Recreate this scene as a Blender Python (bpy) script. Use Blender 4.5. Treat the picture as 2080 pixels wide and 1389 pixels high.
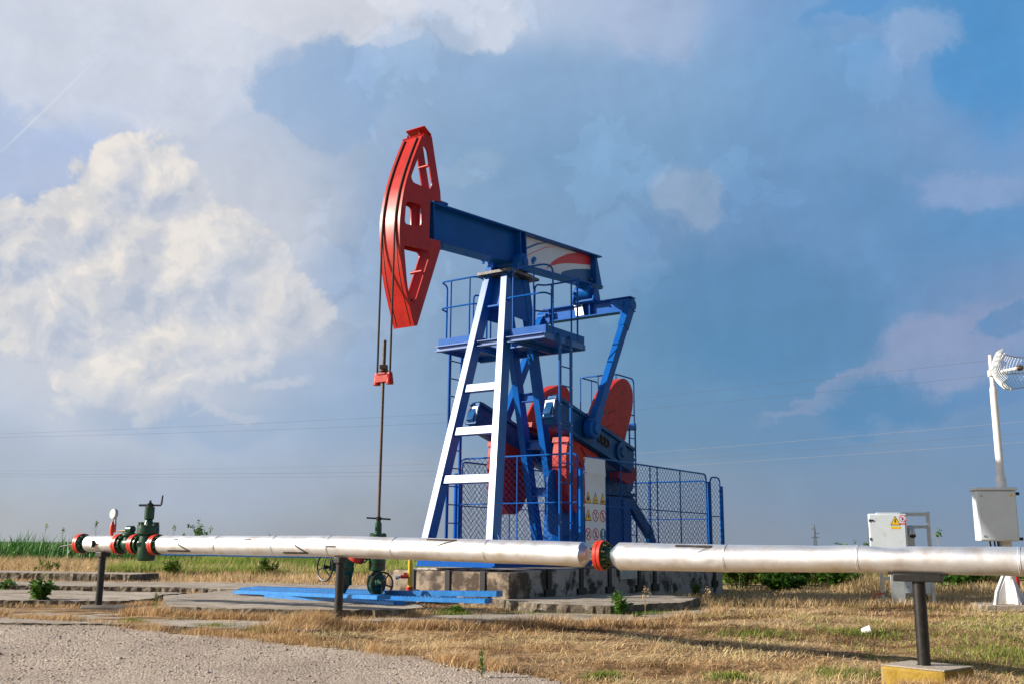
import bpy, math, random
import numpy as np
from mathutils import Vector, Matrix
from mathutils.geometry import tessellate_polygon
from math import radians as R, sin, cos, pi

S = bpy.context.scene
for o in list(bpy.data.objects): bpy.data.objects.remove(o)
COL = S.collection
rng = np.random.default_rng(7); random.seed(7)

# ------------------------------------------------------------------ camera
CAMZ = 1.2
cd = bpy.data.cameras.new("camera"); cam = bpy.data.objects.new("camera", cd); COL.objects.link(cam)
cd.sensor_width = 36.0; cd.lens = 36.0 * 2050 / 2080; cd.clip_end = 20000; cd.clip_start = 0.05
_p, _r = R(11.4), R(0.5)
fw = Vector((0, cos(_p), sin(_p))); r0 = Vector((1, 0, 0)); u0 = Vector((0, -sin(_p), cos(_p)))
rt = r0 * cos(_r) + u0 * sin(_r); up = u0 * cos(_r) - r0 * sin(_r)
cam.matrix_world = Matrix(((rt.x, up.x, -fw.x, 0), (rt.y, up.y, -fw.y, 0), (rt.z, up.z, -fw.z, CAMZ), (0, 0, 0, 1)))
S.camera = cam
S.view_settings.view_transform = 'Standard'; S.view_settings.look = 'None'
EXPO = 0.56; S.view_settings.exposure = EXPO; S.view_settings.gamma = 1.0; S.view_settings.use_curve_mapping = False
S.cycles.max_bounces = 6; S.cycles.transparent_max_bounces = 8

# ------------------------------------------------------------------ sun and sky
SUN_EL, SUN_AZ = 24.0, -94.3            # azimuth measured from +Y towards +X
sd = Vector((sin(R(SUN_AZ)) * cos(R(SUN_EL)), cos(R(SUN_AZ)) * cos(R(SUN_EL)), sin(R(SUN_EL))))
sl = bpy.data.lights.new("sun", 'SUN'); sl.energy = 5.0; sl.angle = R(0.5); sl.color = (1.0, 0.915, 0.80)
so = bpy.data.objects.new("sun", sl); COL.objects.link(so); so.rotation_euler = sd.to_track_quat('Z', 'Y').to_euler()

def lin(c):
    return tuple(((v / 255 / 12.92) if v / 255 <= 0.04045 else ((v / 255 + 0.055) / 1.055) ** 2.4) for v in c)

ROWS_EL= [30.11, 25.75, 20.94, 16.27, 11.53, 6.78, 3.47, 0.48]
COLS_AZ= [-27.58, -21.4, -14.65, -7.46, -0.02, 7.42, 14.62, 21.39, 27.58]
BLOBS=[  # centres and radii converted from image pixel positions; CUMULUS and row/column angles likewise
 (-23.32,25.69,7.42,4.57,0,0.12,0.75,(212, 218, 231),3),
 (-17.39,27.36,4.16,2.21,0,0.1,0.8,(214, 219, 231),3),
 (-10.73,29.05,6.04,1.74,0,0.07,0.95,(217, 221, 231),3),
 (-2.91,29.05,3.65,1.82,-10,0.1,0.95,(209, 218, 234),3),
 (8.01,29.43,3.29,2.00,0,0.45,0.8,(178, 195, 225),1),
 (4.09,29.71,1.82,0.75,0,0.4,0.6,(185, 202, 230),1),
 (-26.83,18.64,5.41,2.33,22,0.45,0.9,(178, 195, 228),0),
 (-26.82,17.39,2.81,0.89,20,0.5,0.85,(163, 185, 221),0),
 (-10.88,14.80,1.67,1.64,0,0.3,0.6,(140, 170, 208),1),
 (-25.46,12.00,5.15,4.54,0,0.5,0.85,(203, 208, 219),0),
 (-17.12,14.37,7.13,5.32,15,0.5,0.85,(203, 208, 219),0),
 (-19.44,10.46,8.87,3.16,0,0.5,0.7,(200, 206, 218),0),
 (-11.17,9.30,5.45,1.10,0,0.5,0.5,(148, 174, 207),0),
 (-16.67,7.64,5.95,0.96,0,0.5,0.6,(148, 174, 207),0),
 (-20.89,22.07,1.43,0.55,0,0.5,0.45,(222, 224, 232),1),
 (-13.30,8.66,1.66,0.41,8,0.4,0.55,(206, 210, 220),1),
 (-15.57,6.67,1.56,0.35,-8,0.4,0.45,(203, 207, 216),1),
 (26.69,24.00,3.37,3.81,0,0.55,0.9,(84, 151, 209),0),
 (20.86,28.25,2.40,0.72,0,0.2,0.8,(96, 156, 212),0),
 (23.57,26.36,2.04,1.48,35,0.28,0.75,(150, 179, 217),1),
 (19.71,27.31,2.42,0.85,-10,0.2,0.5,(138, 172, 215),1),
 (22.35,23.46,2.31,1.98,30,0.25,0.5,(136, 170, 214),1),
 (18.47,20.62,4.79,4.91,0,0.45,0.55,(118, 160, 205),0),
 (16.93,17.07,6.13,3.44,0,0.2,0.6,(108, 150, 196),1),
 (25.61,18.61,3.59,1.12,-5,0.35,0.7,(146, 171, 212),1),
 (20.94,18.02,2.30,1.29,0,0.3,0.7,(107, 152, 200),1),
 (10.22,18.69,1.98,1.79,0,0.25,0.75,(156, 177, 206),1),
 (8.33,17.27,1.71,1.23,0,0.2,0.6,(114, 152, 195),1),
 (14.58,12.64,6.98,3.52,-10,0.3,0.7,(91, 141, 184),1),
 (23.77,10.51,3.58,2.05,12,0.3,0.75,(150, 163, 198),1),
 (26.31,11.21,1.26,0.80,10,0.3,0.8,(92, 144, 192),1),
 (18.05,8.33,3.83,0.53,22,0.3,0.7,(140, 158, 190),1),
 (20.27,7.53,3.22,1.25,4,0.38,0.75,(86, 138, 183),1),
 (25.11,7.88,2.08,0.76,0,0.3,0.7,(98, 144, 192),1),
 (-2.45,21.17,1.77,1.08,0,0.3,0.35,(165, 188, 214),1),
 (-11.67,24.81,4.03,2.84,0,0.12,0.7,(148, 179, 217),1),
 (-5.85,26.11,3.58,2.34,0,0.25,0.5,(150, 181, 217),1),
]
CUMULUS=[
 (-27.15,14.83,2.19,2.10),
 (-24.20,16.50,2.92,2.02),
 (-22.42,18.92,1.96,2.08),
 (-19.96,18.84,2.21,1.81),
 (-21.61,13.95,3.25,3.89),
 (-17.91,14.30,3.93,3.71),
 (-13.66,12.73,2.49,2.31),
 (-15.84,10.97,2.90,1.61),
 (-25.49,12.25,3.05,3.03),
 (-22.14,8.43,2.91,1.55),
 (-19.44,10.46,3.04,2.11),
 (-11.31,12.31,0.88,0.93),
]
SKYROWS = [
 [(203,212,230),(212,218,231),(215,219,231),(214,219,230),(203,214,233),(172,194,225),(138,172,216),(110,162,215),(86,152,210)],
 [(204,211,229),(205,212,228),(182,200,225),(156,185,219),(145,178,215),(145,178,215),(128,170,212),(115,163,212),(90,153,210)],
 [(178,195,226),(200,209,227),(192,202,220),(150,178,212),(130,168,205),(128,166,204),(122,164,206),(112,158,206),(140,168,210)],
 [(205,209,219),(215,215,219),(195,202,218),(148,176,210),(132,166,202),(122,158,196),(112,150,196),(104,150,198),(100,152,202)],
 [(200,206,220),(202,206,214),(195,200,212),(145,174,208),(125,158,192),(105,147,185),(90,142,185),(110,150,195),(130,156,198)],
 [(182,196,218),(190,198,212),(168,187,212),(145,172,204),(125,155,185),(108,146,178),(105,143,180),(110,148,188),(115,150,190)],
 [(176,188,204),(172,184,202),(168,180,200),(160,174,194),(148,162,180),(132,154,178),(128,150,176),(122,150,182),(118,148,182)],
 [(178,182,188),(172,178,186),(164,172,182),(156,166,178),(145,155,170),(140,150,165),(136,150,168),(132,150,172),(128,150,176)]]

def build_world():
    w = bpy.data.worlds.new("World"); S.world = w; w.use_nodes = True
    nt = w.node_tree; nt.nodes.clear(); N = nt.nodes.new; L = nt.links.new
    out = N('ShaderNodeOutputWorld'); bg = N('ShaderNodeBackground'); L(bg.outputs[0], out.inputs[0])
    bg.inputs[1].default_value = 0.1
    sky = N('ShaderNodeTexSky'); sky.sky_type = 'NISHITA'; sky.sun_disc = False
    sky.sun_elevation = R(SUN_EL); sky.sun_rotation = R(SUN_AZ) % (2 * pi); sky.air_density = 1.0; sky.dust_density = 1.5
    tc = N('ShaderNodeTexCoord')
    def val(v, sock):
        if isinstance(v, (int, float)): sock.default_value = v
        elif isinstance(v, tuple): sock.default_value = v
        else: L(v, sock)
    def M(op, a, b=0.0, c=0.0):
        n = N('ShaderNodeMath'); n.operation = op
        val(a, n.inputs[0]); val(b, n.inputs[1]); val(c, n.inputs[2]); return n.outputs[0]
    def VM(op, a, b=(0, 0, 0)):
        n = N('ShaderNodeVectorMath'); n.operation = op; val(a, n.inputs[0]); val(b, n.inputs[1]); return n
    def MIX(f, a, b):
        n = N('ShaderNodeMix'); n.data_type = 'RGBA'; n.clamp_factor = True
        val(f, n.inputs[0]); val(a, n.inputs[6]); val(b, n.inputs[7]); return n.outputs[2]
    d = tc.outputs['Generated']
    sx = N('ShaderNodeSeparateXYZ'); L(d, sx.inputs[0])
    az = M('MULTIPLY', M('ARCTAN2', sx.outputs[0], sx.outputs[1]), 180 / pi)
    el = M('MULTIPLY', M('ARCSINE', sx.outputs[2]), 180 / pi)
    cx = N('ShaderNodeCombineXYZ'); L(az, cx.inputs[0]); L(el, cx.inputs[1]); ae = cx.outputs[0]
    def noise(scale, detail, rough, dist=0.0):
        n = N('ShaderNodeTexNoise'); n.inputs['Scale'].default_value = scale; n.inputs['Detail'].default_value = detail
        n.inputs['Roughness'].default_value = rough; n.inputs['Distortion'].default_value = dist; L(d, n.inputs['Vector']); return n
    def warp(base, n, amp):
        v = VM('SUBTRACT', n.outputs['Color'], (0.5, 0.5, 0.5)).outputs[0]
        v = VM('MULTIPLY', v, (amp, amp, 0.0)).outputs[0]
        return VM('ADD', base, v).outputs[0]
    big = noise(5.0, 3.0, 0.5); fine = noise(13.0, 9.0, 0.62, 0.3); tiny = noise(34.0, 6.0, 0.6)
    soft = warp(ae, big, 9.0)
    hard = warp(warp(ae, fine, 5.5), tiny, 0.9)
    # billowing cells: rounded bulges of several sizes with creases between them
    def angles(v):
        s_ = N('ShaderNodeSeparateXYZ'); L(v, s_.inputs[0])
        a_ = M('MULTIPLY', M('ARCTAN2', s_.outputs[0], s_.outputs[1]), 180 / pi); e_ = M('MULTIPLY', M('ARCSINE', s_.outputs[2]), 180 / pi)
        c_ = N('ShaderNodeCombineXYZ'); L(a_, c_.inputs[0]); L(e_, c_.inputs[1]); return c_.outputs[0]
    def billow(v, scale=15.0, det=4.0):
        n = N('ShaderNodeTexNoise'); n.inputs['Scale'].default_value = 16; n.inputs['Detail'].default_value = 5; L(v, n.inputs['Vector'])
        w_ = VM('MULTIPLY', VM('SUBTRACT', n.outputs['Color'], (0.5, 0.5, 0.5)).outputs[0], (0.075, 0.075, 0.075)).outputs[0]
        vo = N('ShaderNodeTexVoronoi'); vo.feature = 'F1'; vo.inputs['Scale'].default_value = scale; vo.inputs['Detail'].default_value = det
        vo.inputs['Roughness'].default_value = 0.55; vo.inputs['Lacunarity'].default_value = 2.1; vo.normalize = False
        L(VM('ADD', v, w_).outputs[0], vo.inputs['Vector']); return M('SUBTRACT', 0.95, vo.outputs['Distance'])
    TOSUN = (-0.0095, 0.0, 0.0085)
    d2 = VM('ADD', d, TOSUN).outputs[0]
    b1, b2 = billow(d), billow(d2)
    def density(v, b_):
        n = N('ShaderNodeTexNoise'); n.inputs['Scale'].default_value = 7; n.inputs['Detail'].default_value = 3; L(v, n.inputs['Vector'])
        p_ = warp(angles(v), n, 3.5); best = None
        for (a_, e_, rx, ry) in CUMULUS:
            mp = N('ShaderNodeMapping'); mp.vector_type = 'TEXTURE'; L(p_, mp.inputs[0]); mp.inputs[1].default_value = (a_, e_, 0); mp.inputs[3].default_value = (rx, ry, 1)
            k_ = M('MULTIPLY_ADD', VM('LENGTH', mp.outputs[0]).outputs['Value'], -min(rx, ry), min(rx, ry))
            if best is None: best = k_
            else:
                sm = N('ShaderNodeMath'); sm.operation = 'SMOOTH_MAX'; val(best, sm.inputs[0]); val(k_, sm.inputs[1]); sm.inputs[2].default_value = 0.5; best = sm.outputs[0]
        return M('ADD', M('MULTIPLY_ADD', b_, 1.7, best), 0.75)
    D1, D2 = density(d, b1), density(d2, b2)
    scal = warp(warp(ae, fine, 3.6), tiny, 0.7)
    COORD = {0: soft, 1: hard, 3: scal}
    s2 = N('ShaderNodeSeparateXYZ'); L(warp(ae, big, 5.0), s2.inputs[0])
    u = N('ShaderNodeMapRange'); L(s2.outputs[0], u.inputs[0]); u.inputs[1].default_value = COLS_AZ[0]; u.inputs[2].default_value = COLS_AZ[-1]
    col = None
    for i in range(len(SKYROWS) - 1, -1, -1):
        cr = N('ShaderNodeValToRGB'); L(u.outputs[0], cr.inputs[0]); cr.color_ramp.interpolation = 'B_SPLINE'
        e = cr.color_ramp.elements
        for k, c in enumerate(SKYROWS[i]):
            pos = (COLS_AZ[k] - COLS_AZ[0]) / (COLS_AZ[-1] - COLS_AZ[0])
            x = e[k] if k < 2 else e.new(pos)
            x.position = pos; x.color = (*lin(c), 1)
        if col is None: col = cr.outputs[0]
        else:
            f = N('ShaderNodeMapRange'); f.interpolation_type = 'SMOOTHSTEP'; L(s2.outputs[1], f.inputs[0])
            f.inputs[1].default_value = ROWS_EL[i + 1]; f.inputs[2].default_value = ROWS_EL[i]
            col = MIX(f.outputs[0], col, cr.outputs[0])
    on = N('ShaderNodeMapRange'); L(fine.outputs['Fac'], on.inputs[0]); on.inputs[1].default_value = 0.34; on.inputs[2].default_value = 0.56; on.inputs[3].default_value = 0.62; on.inputs[4].default_value = 1.0; opn = on.outputs[0]
    for (a, e, rx, ry, rot, soft_, op, c, wk) in BLOBS:
        mp = N('ShaderNodeMapping'); mp.vector_type = 'TEXTURE'; L(COORD[wk], mp.inputs[0])
        mp.inputs[1].default_value = (a, e, 0); mp.inputs[2].default_value = (0, 0, R(rot)); mp.inputs[3].default_value = (rx, ry, 1)
        ln = VM('LENGTH', mp.outputs[0]).outputs['Value']
        if wk == 3: ln = M('MULTIPLY_ADD', b1, 0.34, ln)
        mr = N('ShaderNodeMapRange'); mr.interpolation_type = 'SMOOTHSTEP'; L(ln, mr.inputs[0])
        mr.inputs[1].default_value = 1 - soft_; mr.inputs[2].default_value = 1 + soft_
        mr.inputs[3].default_value = 1.0; mr.inputs[4].default_value = 0.0
        fac_ = M('MULTIPLY', mr.outputs[0], M('MULTIPLY', opn, op))
        col = MIX(fac_, col, (*lin(c), 1))
    # cumulus at the left: crisp bulges, bright where they face the sun and grey behind
    def ramp1(x, a_, b_, c_, d_):
        m_ = N('ShaderNodeMapRange'); m_.interpolation_type = 'SMOOTHSTEP'; val(x, m_.inputs[0])
        for k_, v_ in enumerate((a_, b_, c_, d_)): m_.inputs[k_ + 1].default_value = v_
        return m_.outputs[0]
    lit = M('ADD', M('SUBTRACT', D1, D2), M('ADD', M('MULTIPLY', M('MINIMUM', M('MAXIMUM', D1, -0.5), 3.0), -0.12), M('MULTIPLY_ADD', big.outputs['Fac'], 2.6, -1.3)))
    sh = N('ShaderNodeValToRGB'); L(ramp1(lit, -1.9, 1.5, 0, 1), sh.inputs[0]); sh.color_ramp.interpolation = 'EASE'
    for k, (p, c) in enumerate([(0.05, (184,195,214)), (0.34, (204,208,218)), (0.60, (221,220,221)), (0.90, (240,233,225))]):
        x = sh.color_ramp.elements[k] if k < 2 else sh.color_ramp.elements.new(p)
        x.position = p; x.color = (*lin(c), 1)
    alpha = M('MULTIPLY', ramp1(D1, -0.05, 0.5, 0, 1), M('MULTIPLY', ramp1(el, 4.0, 10.0, 0.0, 1.0), ramp1(az, -22.0, -11.0, 0.95, 0.5)))
    col = MIX(alpha, col, sh.outputs[0])
    # the storm cloud has the same bulges, only faintly lit
    relief = M('MULTIPLY', M('SUBTRACT', b1, b2), M('MULTIPLY', ramp1(el, 4.0, 12.0, 0.0, 1.0), 0.07))
    b3 = billow(d, 6.5, 6.0)
    lobes = M('ADD', ramp1(b3, 0.02, 0.13, -0.5, 0.5), ramp1(b3, 0.26, 0.42, -0.35, 0.35))
    lobes = M('MULTIPLY', lobes, M('MULTIPLY', ramp1(el, 7.0, 14.0, 0.0, 0.08), ramp1(az, -16.0, -9.0, 0.25, 1.0)))
    relief = M('ADD', relief, lobes)
    # old vapour trail high on the left
    mp = N('ShaderNodeMapping'); mp.vector_type = 'TEXTURE'; L(warp(ae, tiny, 0.12), mp.inputs[0])
    mp.inputs[1].default_value = (-26.3, 22.0, 0); mp.inputs[2].default_value = (0, 0, R(52.2)); mp.inputs[3].default_value = (4.4, 0.085, 1)
    mr = N('ShaderNodeMapRange'); mr.interpolation_type = 'SMOOTHSTEP'; L(VM('LENGTH', mp.outputs[0]).outputs['Value'], mr.inputs[0])
    mr.inputs[1].default_value = 0.3; mr.inputs[2].default_value = 1.1; mr.inputs[3].default_value = 0.45; mr.inputs[4].default_value = 0.0
    col = MIX(mr.outputs[0], col, (*lin((222, 227, 238)), 1))
    # faint mottling everywhere
    mt = N('ShaderNodeMapRange'); L(fine.outputs['Fac'], mt.inputs[0]); mt.inputs[1].default_value = 0.3; mt.inputs[2].default_value = 0.7
    mt.inputs[3].default_value = 9.6 / 2 ** EXPO; mt.inputs[4].default_value = 10.4 / 2 ** EXPO      # the background strength of 0.1 brings this back to 1
    col = VM('SCALE', col); L(M('MULTIPLY', mt.outputs[0], M('ADD', relief, 1.0)), col.inputs['Scale']); col = col.outputs[0]
    # the cloud bank stands ahead; overhead and behind the viewer the sky is clear
    up_ = N('ShaderNodeMapRange'); up_.interpolation_type = 'SMOOTHSTEP'; L(el, up_.inputs[0]); up_.inputs[1].default_value = 31; up_.inputs[2].default_value = 41
    bk = N('ShaderNodeMapRange'); bk.interpolation_type = 'SMOOTHSTEP'; L(M('ABSOLUTE', az), bk.inputs[0]); bk.inputs[1].default_value = 31; bk.inputs[2].default_value = 52
    clear = M('MAXIMUM', up_.outputs[0], bk.outputs[0])
    dim = VM('SCALE', sky.outputs[0]); dim.inputs['Scale'].default_value = 0.65
    col = MIX(M('MULTIPLY_ADD', clear, -0.88, 0.97), dim.outputs[0], col)
    L(col, bg.inputs[0])
build_world()

# ------------------------------------------------------------------ helpers
def tag(o, label=None, cat=None, group=None, kind=None):
    for k, v in (('label', label), ('category', cat), ('group', group), ('kind', kind)):
        if v: o[k] = v
    return o
def thing(name, label, cat, loc=(0, 0, 0), rz=0.0, group=None):
    o = bpy.data.objects.new(name, None); COL.objects.link(o); o.location = loc; o.rotation_euler = (0, 0, rz)
    o.empty_display_size = 0.2
    return tag(o, label, cat, group)
def copy_tree(o, parent=None):
    c = o.copy(); COL.objects.link(c)
    if parent is not None: c.parent = parent
    for ch in list(o.children): copy_tree(ch, c)
    return c

class MB:
    def __init__(s): s.v = []; s.f = []
    def add(s, vs, fs):
        b = len(s.v); s.v += [tuple(x) for x in vs]; s.f += [tuple(i + b for i in f) for f in fs]; return s
    def box(s, c, d, rot=None, tap=1.0):
        c = Vector(c); vs = []
        for z in (-1, 1):
            k = 1.0 if z < 0 else tap
            for x, y in ((-1, -1), (1, -1), (1, 1), (-1, 1)):
                p = Vector((x * d[0] / 2 * k, y * d[1] / 2 * k, z * d[2] / 2))
                vs.append(c + (rot @ p if rot else p))
        return s.add(vs, [(3, 2, 1, 0), (4, 5, 6, 7), (0, 1, 5, 4), (1, 2, 6, 5), (2, 3, 7, 6), (3, 0, 4, 7)])
    def bar(s, p, q, w, h, upv=(0, 0, 1)):
        p = Vector(p); q = Vector(q); d = (q - p); L = d.length; d.normalize(); u = Vector(upv)
        a = d.cross(u)
        if a.length < 1e-4: a = d.cross(Vector((1, 0, 0)))
        a.normalize(); b = a.cross(d).normalized()
        rot = Matrix((a, d, b)).transposed()
        return s.box((p + q) / 2, (w, L, h), rot)
    def ibeam(s, p, q, w, h, tf, tw, upv=(0, 0, 1)):
        p = Vector(p); q = Vector(q); d = (q - p).normalized(); u = Vector(upv); a = d.cross(u).normalized(); b = a.cross(d).normalized()
        s.bar(p + b * (h / 2 - tf / 2), q + b * (h / 2 - tf / 2), w, tf, upv); s.bar(p - b * (h / 2 - tf / 2), q - b * (h / 2 - tf / 2), w, tf, upv)
        return s.bar(p, q, tw, h - 2 * tf - 0.001, upv)
    def tube(s, pts, r, n=8, closed=False):
        P = [Vector(p) for p in pts]; m = len(P); rings = []
        rs = r if isinstance(r, (list, tuple)) else [r] * m
        prev = None
        for i in range(m):
            if closed: t = (P[(i + 1) % m] - P[i - 1])
            else: t = (P[min(i + 1, m - 1)] - P[max(i - 1, 0)])
            t.normalize()
            if prev is None:
                a = t.cross(Vector((0, 0, 1)))
                if a.length < 1e-3: a = t.cross(Vector((1, 0, 0)))
            else: a = prev - t * prev.dot(t)
            a.normalize(); prev = a; b = t.cross(a)
            rings.append([P[i] + (a * cos(2 * pi * k / n) + b * sin(2 * pi * k / n)) * rs[i] for k in range(n)])
        vs = [x for g in rings for x in g]; fs = []
        for i in range(m if closed else m - 1):
            j = (i + 1) % m
            for k in range(n): fs.append((i * n + k, i * n + (k + 1) % n, j * n + (k + 1) % n, j * n + k))
        if not closed: fs += [tuple(range(n))[::-1], tuple((m - 1) * n + k for k in range(n))]
        return s.add(vs, fs)
    def cyl(s, p, q, r0, r1=None, n=20):
        return s.lathe(p, Vector(q) - Vector(p), [(0, r0), ((Vector(q) - Vector(p)).length, r0 if r1 is None else r1)], n)
    def lathe(s, o, ax, prof, n=24, cap=True):
        o = Vector(o); ax = Vector(ax).normalized(); a = ax.cross(Vector((0, 0, 1)))
        if a.length < 1e-3: a = ax.cross(Vector((1, 0, 0)))
        a.normalize(); b = ax.cross(a); vs = []; fs = []
        for (t, r) in prof:
            for k in range(n): vs.append(o + ax * t + (a * cos(2 * pi * k / n) + b * sin(2 * pi * k / n)) * r)
        for i in range(len(prof) - 1):
            for k in range(n): fs.append((i * n + k, i * n + (k + 1) % n, (i + 1) * n + (k + 1) % n, (i + 1) * n + k))
        if cap: fs += [tuple(range(n))[::-1], tuple((len(prof) - 1) * n + k for k in range(n))]
        return s.add(vs, fs)
    def ring(s, o, ax, rr, r, n=28, m=8):
        o = Vector(o); ax = Vector(ax).normalized(); a = ax.cross(Vector((0, 0, 1)))
        if a.length < 1e-3: a = ax.cross(Vector((1, 0, 0)))
        a.normalize(); b = ax.cross(a)
        return s.tube([o + (a * cos(2 * pi * k / n) + b * sin(2 * pi * k / n)) * rr for k in range(n)], r, m, True)
    def prism(s, loops, o, ex, ey, t):
        """flat plate: outline loops[0], holes loops[1:], in the plane (ex, ey) at o, thickness t along ex x ey (centred)"""
        o = Vector(o); ex = Vector(ex); ey = Vector(ey); ez = ex.cross(ey).normalized()
        def area(l): return sum(l[i][0] * l[(i + 1) % len(l)][1] - l[(i + 1) % len(l)][0] * l[i][1] for i in range(len(l)))
        loops = [l if (area(l) > 0) == (i == 0) else l[::-1] for i, l in enumerate(loops)]
        tris = tessellate_polygon([[Vector((x, y, 0)) for x, y in l] for l in loops])
        flat = [p for l in loops for p in l]; n = len(flat)
        top = [o + ex * x + ey * y + ez * t / 2 for x, y in flat]; bot = [o + ex * x + ey * y - ez * t / 2 for x, y in flat]
        fs = []
        for tr in tris:
            a, b, c = [flat[i] for i in tr]
            if (b[0] - a[0]) * (c[1] - a[1]) - (b[1] - a[1]) * (c[0] - a[0]) < 0: tr = tr[::-1]
            fs.append(tuple(tr)); fs.append(tuple(n + i for i in tr[::-1]))
        k = 0
        for l in loops:
            m = len(l)
            for i in range(m): a, b = k + i, k + (i + 1) % m; fs.append((a, n + a, n + b, b))
            k += m
        return s.add(top + bot, fs)
    def build(s, name, mat, parent=None, smooth=35, bev=0.0, loc=None):
        me = bpy.data.meshes.new(name)
        if loc is not None:
            l = Vector(loc); vs = [Vector(v) - l for v in s.v]
        else: vs = s.v
        me.from_pydata([tuple(v) for v in vs], [], s.f); me.update()
        if smooth:
            me.polygons.foreach_set('use_smooth', [True] * len(me.polygons)); me.set_sharp_from_angle(angle=R(smooth))
        me.materials.append(mat)
        o = bpy.data.objects.new(name, me); COL.objects.link(o)
        if parent is not None: o.parent = parent
        if loc is not None: o.location = loc
        if bev:
            b = o.modifiers.new('bevel', 'BEVEL'); b.width = bev; b.segments = 2; b.limit_method = 'ANGLE'; b.angle_limit = R(50)
        return o

# ------------------------------------------------------------------ materials
def mat(name, c, rough=0.5, metal=0.0, var=0.0, vscale=4.0, c2=None, c2amt=0.0, c2scale=6.0, c2sharp=0.08, bump=0.0, bscale=40.0, rvar=0.0, spec=0.5, tint=None, trans=0.0, coat=0.0):
    m = bpy.data.materials.new(name); m.use_nodes = True; nt = m.node_tree; N = nt.nodes.new; L = nt.links.new
    b = nt.nodes['Principled BSDF']; b.inputs['Roughness'].default_value = rough; b.inputs['Metallic'].default_value = metal
    b.inputs['Base Color'].default_value = (*c, 1); b.inputs['Specular IOR Level'].default_value = spec
    if coat: b.inputs['Coat Weight'].default_value = coat; b.inputs['Coat Roughness'].default_value = 0.25
    tc = N('ShaderNodeTexCoord'); geo = N('ShaderNodeNewGeometry'); P = geo.outputs['Position']
    def noise(sc, det=5, ro=0.6):
        n = N('ShaderNodeTexNoise'); n.inputs['Scale'].default_value = sc; n.inputs['Detail'].default_value = det; n.inputs['Roughness'].default_value = ro
        L(P, n.inputs['Vector']); return n
    colr = None
    def mix(f, a, bb):
        n = N('ShaderNodeMix'); n.data_type = 'RGBA'
        for v, sck in ((f, n.inputs[0]), (a, n.inputs[6]), (bb, n.inputs[7])):
            if isinstance(v, (float, int)): sck.default_value = v
            elif isinstance(v, tuple): sck.default_value = v
            else: L(v, sck)
        return n.outputs[2]
    if tint:                      # per-blade variation carried by the mesh
        at = N('ShaderNodeAttribute'); at.attribute_name = 'tint'
        cr = N('ShaderNodeValToRGB'); L(at.outputs['Fac'], cr.inputs[0])
        for k, (p, cc) in enumerate(tint):
            x = cr.color_ramp.elements[k] if k < 2 else cr.color_ramp.elements.new(p)
            x.position = p; x.color = (*cc, 1)
        colr = cr.outputs[0]
    if var:
        n = noise(vscale); mr = N('ShaderNodeMapRange'); L(n.outputs['Fac'], mr.inputs[0]); mr.inputs[1].default_value = 0.3; mr.inputs[2].default_value = 0.7
        a = tuple(max(0, x * (1 - var)) for x in c); d = tuple(min(1, x * (1 + var)) for x in c)
        colr = mix(mr.outputs[0], (*a, 1), (*d, 1))
    if c2 is not None:
        n = noise(c2scale, 8, 0.65); mr = N('ShaderNodeMapRange'); L(n.outputs['Fac'], mr.inputs[0])
        th = 0.5 + (0.5 - c2amt) * 0.45
        mr.inputs[1].default_value = th - c2sharp; mr.inputs[2].default_value = th + c2sharp
        colr = mix(mr.outputs[0], colr if colr is not None else (*c, 1), (*c2, 1))
    if colr is not None: L(colr, b.inputs['Base Color'])
    if rvar:
        n = noise(vscale * 1.7); mr = N('ShaderNodeMapRange'); L(n.outputs['Fac'], mr.inputs[0]); mr.inputs[1].default_value = 0.3; mr.inputs[2].default_value = 0.7
        mr.inputs[3].default_value = max(0.05, rough - rvar); mr.inputs[4].default_value = min(1, rough + rvar); L(mr.outputs[0], b.inputs['Roughness'])
    if bump:
        n = noise(bscale, 6, 0.65); bp = N('ShaderNodeBump'); bp.inputs['Strength'].default_value = bump; bp.inputs['Distance'].default_value = 0.02
        L(n.outputs['Fac'], bp.inputs['Height']); L(bp.outputs[0], b.inputs['Normal'])
    if trans:                     # thin leaves let some light through
        t = N('ShaderNodeBsdfTranslucent'); ms = N('ShaderNodeMixShader'); ms.inputs[0].default_value = trans
        if colr is not None: L(colr, t.inputs[0])
        else: t.inputs[0].default_value = (*c, 1)
        o = nt.nodes['Material Output']; L(b.outputs[0], ms.inputs[1]); L(t.outputs[0], ms.inputs[2]); L(ms.outputs[0], o.inputs[0])
    return m

BLUE = mat('blue_paint', (0.004, 0.098, 0.40), 0.32, c2=(0.012, 0.06, 0.16), c2amt=0.10, c2scale=5, c2sharp=0.12, var=0.14, vscale=2.5, rvar=0.05, bump=0.04, bscale=60, spec=0.13)
GLOSS = mat('glossy_blue_paint', (0.006, 0.11, 0.40), 0.34, var=0.10, vscale=2.5, rvar=0.03, bump=0.03, bscale=60, spec=0.65)
BLUE_OLD = mat('weathered_blue_paint', (0.004, 0.075, 0.24), 0.42, spec=0.2, var=0.3, vscale=5, c2=(0.015, 0.028, 0.05), c2amt=0.22, c2scale=9, rvar=0.1, bump=0.1)
RED = mat('red_paint', (0.43, 0.020, 0.015), 0.32, c2=(0.25, 0.014, 0.012), c2amt=0.14, c2scale=5, c2sharp=0.14, var=0.12, vscale=3, rvar=0.05, bump=0.04, spec=0.25)
RED_W = mat('red_weight_paint', (0.42, 0.022, 0.016), 0.5, spec=0.25, var=0.22, vscale=6, c2=(0.16, 0.03, 0.02), c2amt=0.2, c2scale=8, bump=0.15, bscale=30)
FLANGE = mat('red_flange_paint', (0.60, 0.045, 0.025), 0.4, var=0.15, vscale=12)
GREEN = mat('dark_green_paint', (0.008, 0.055, 0.028), 0.26, var=0.25, vscale=14, rvar=0.06, bump=0.08, bscale=50)
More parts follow.
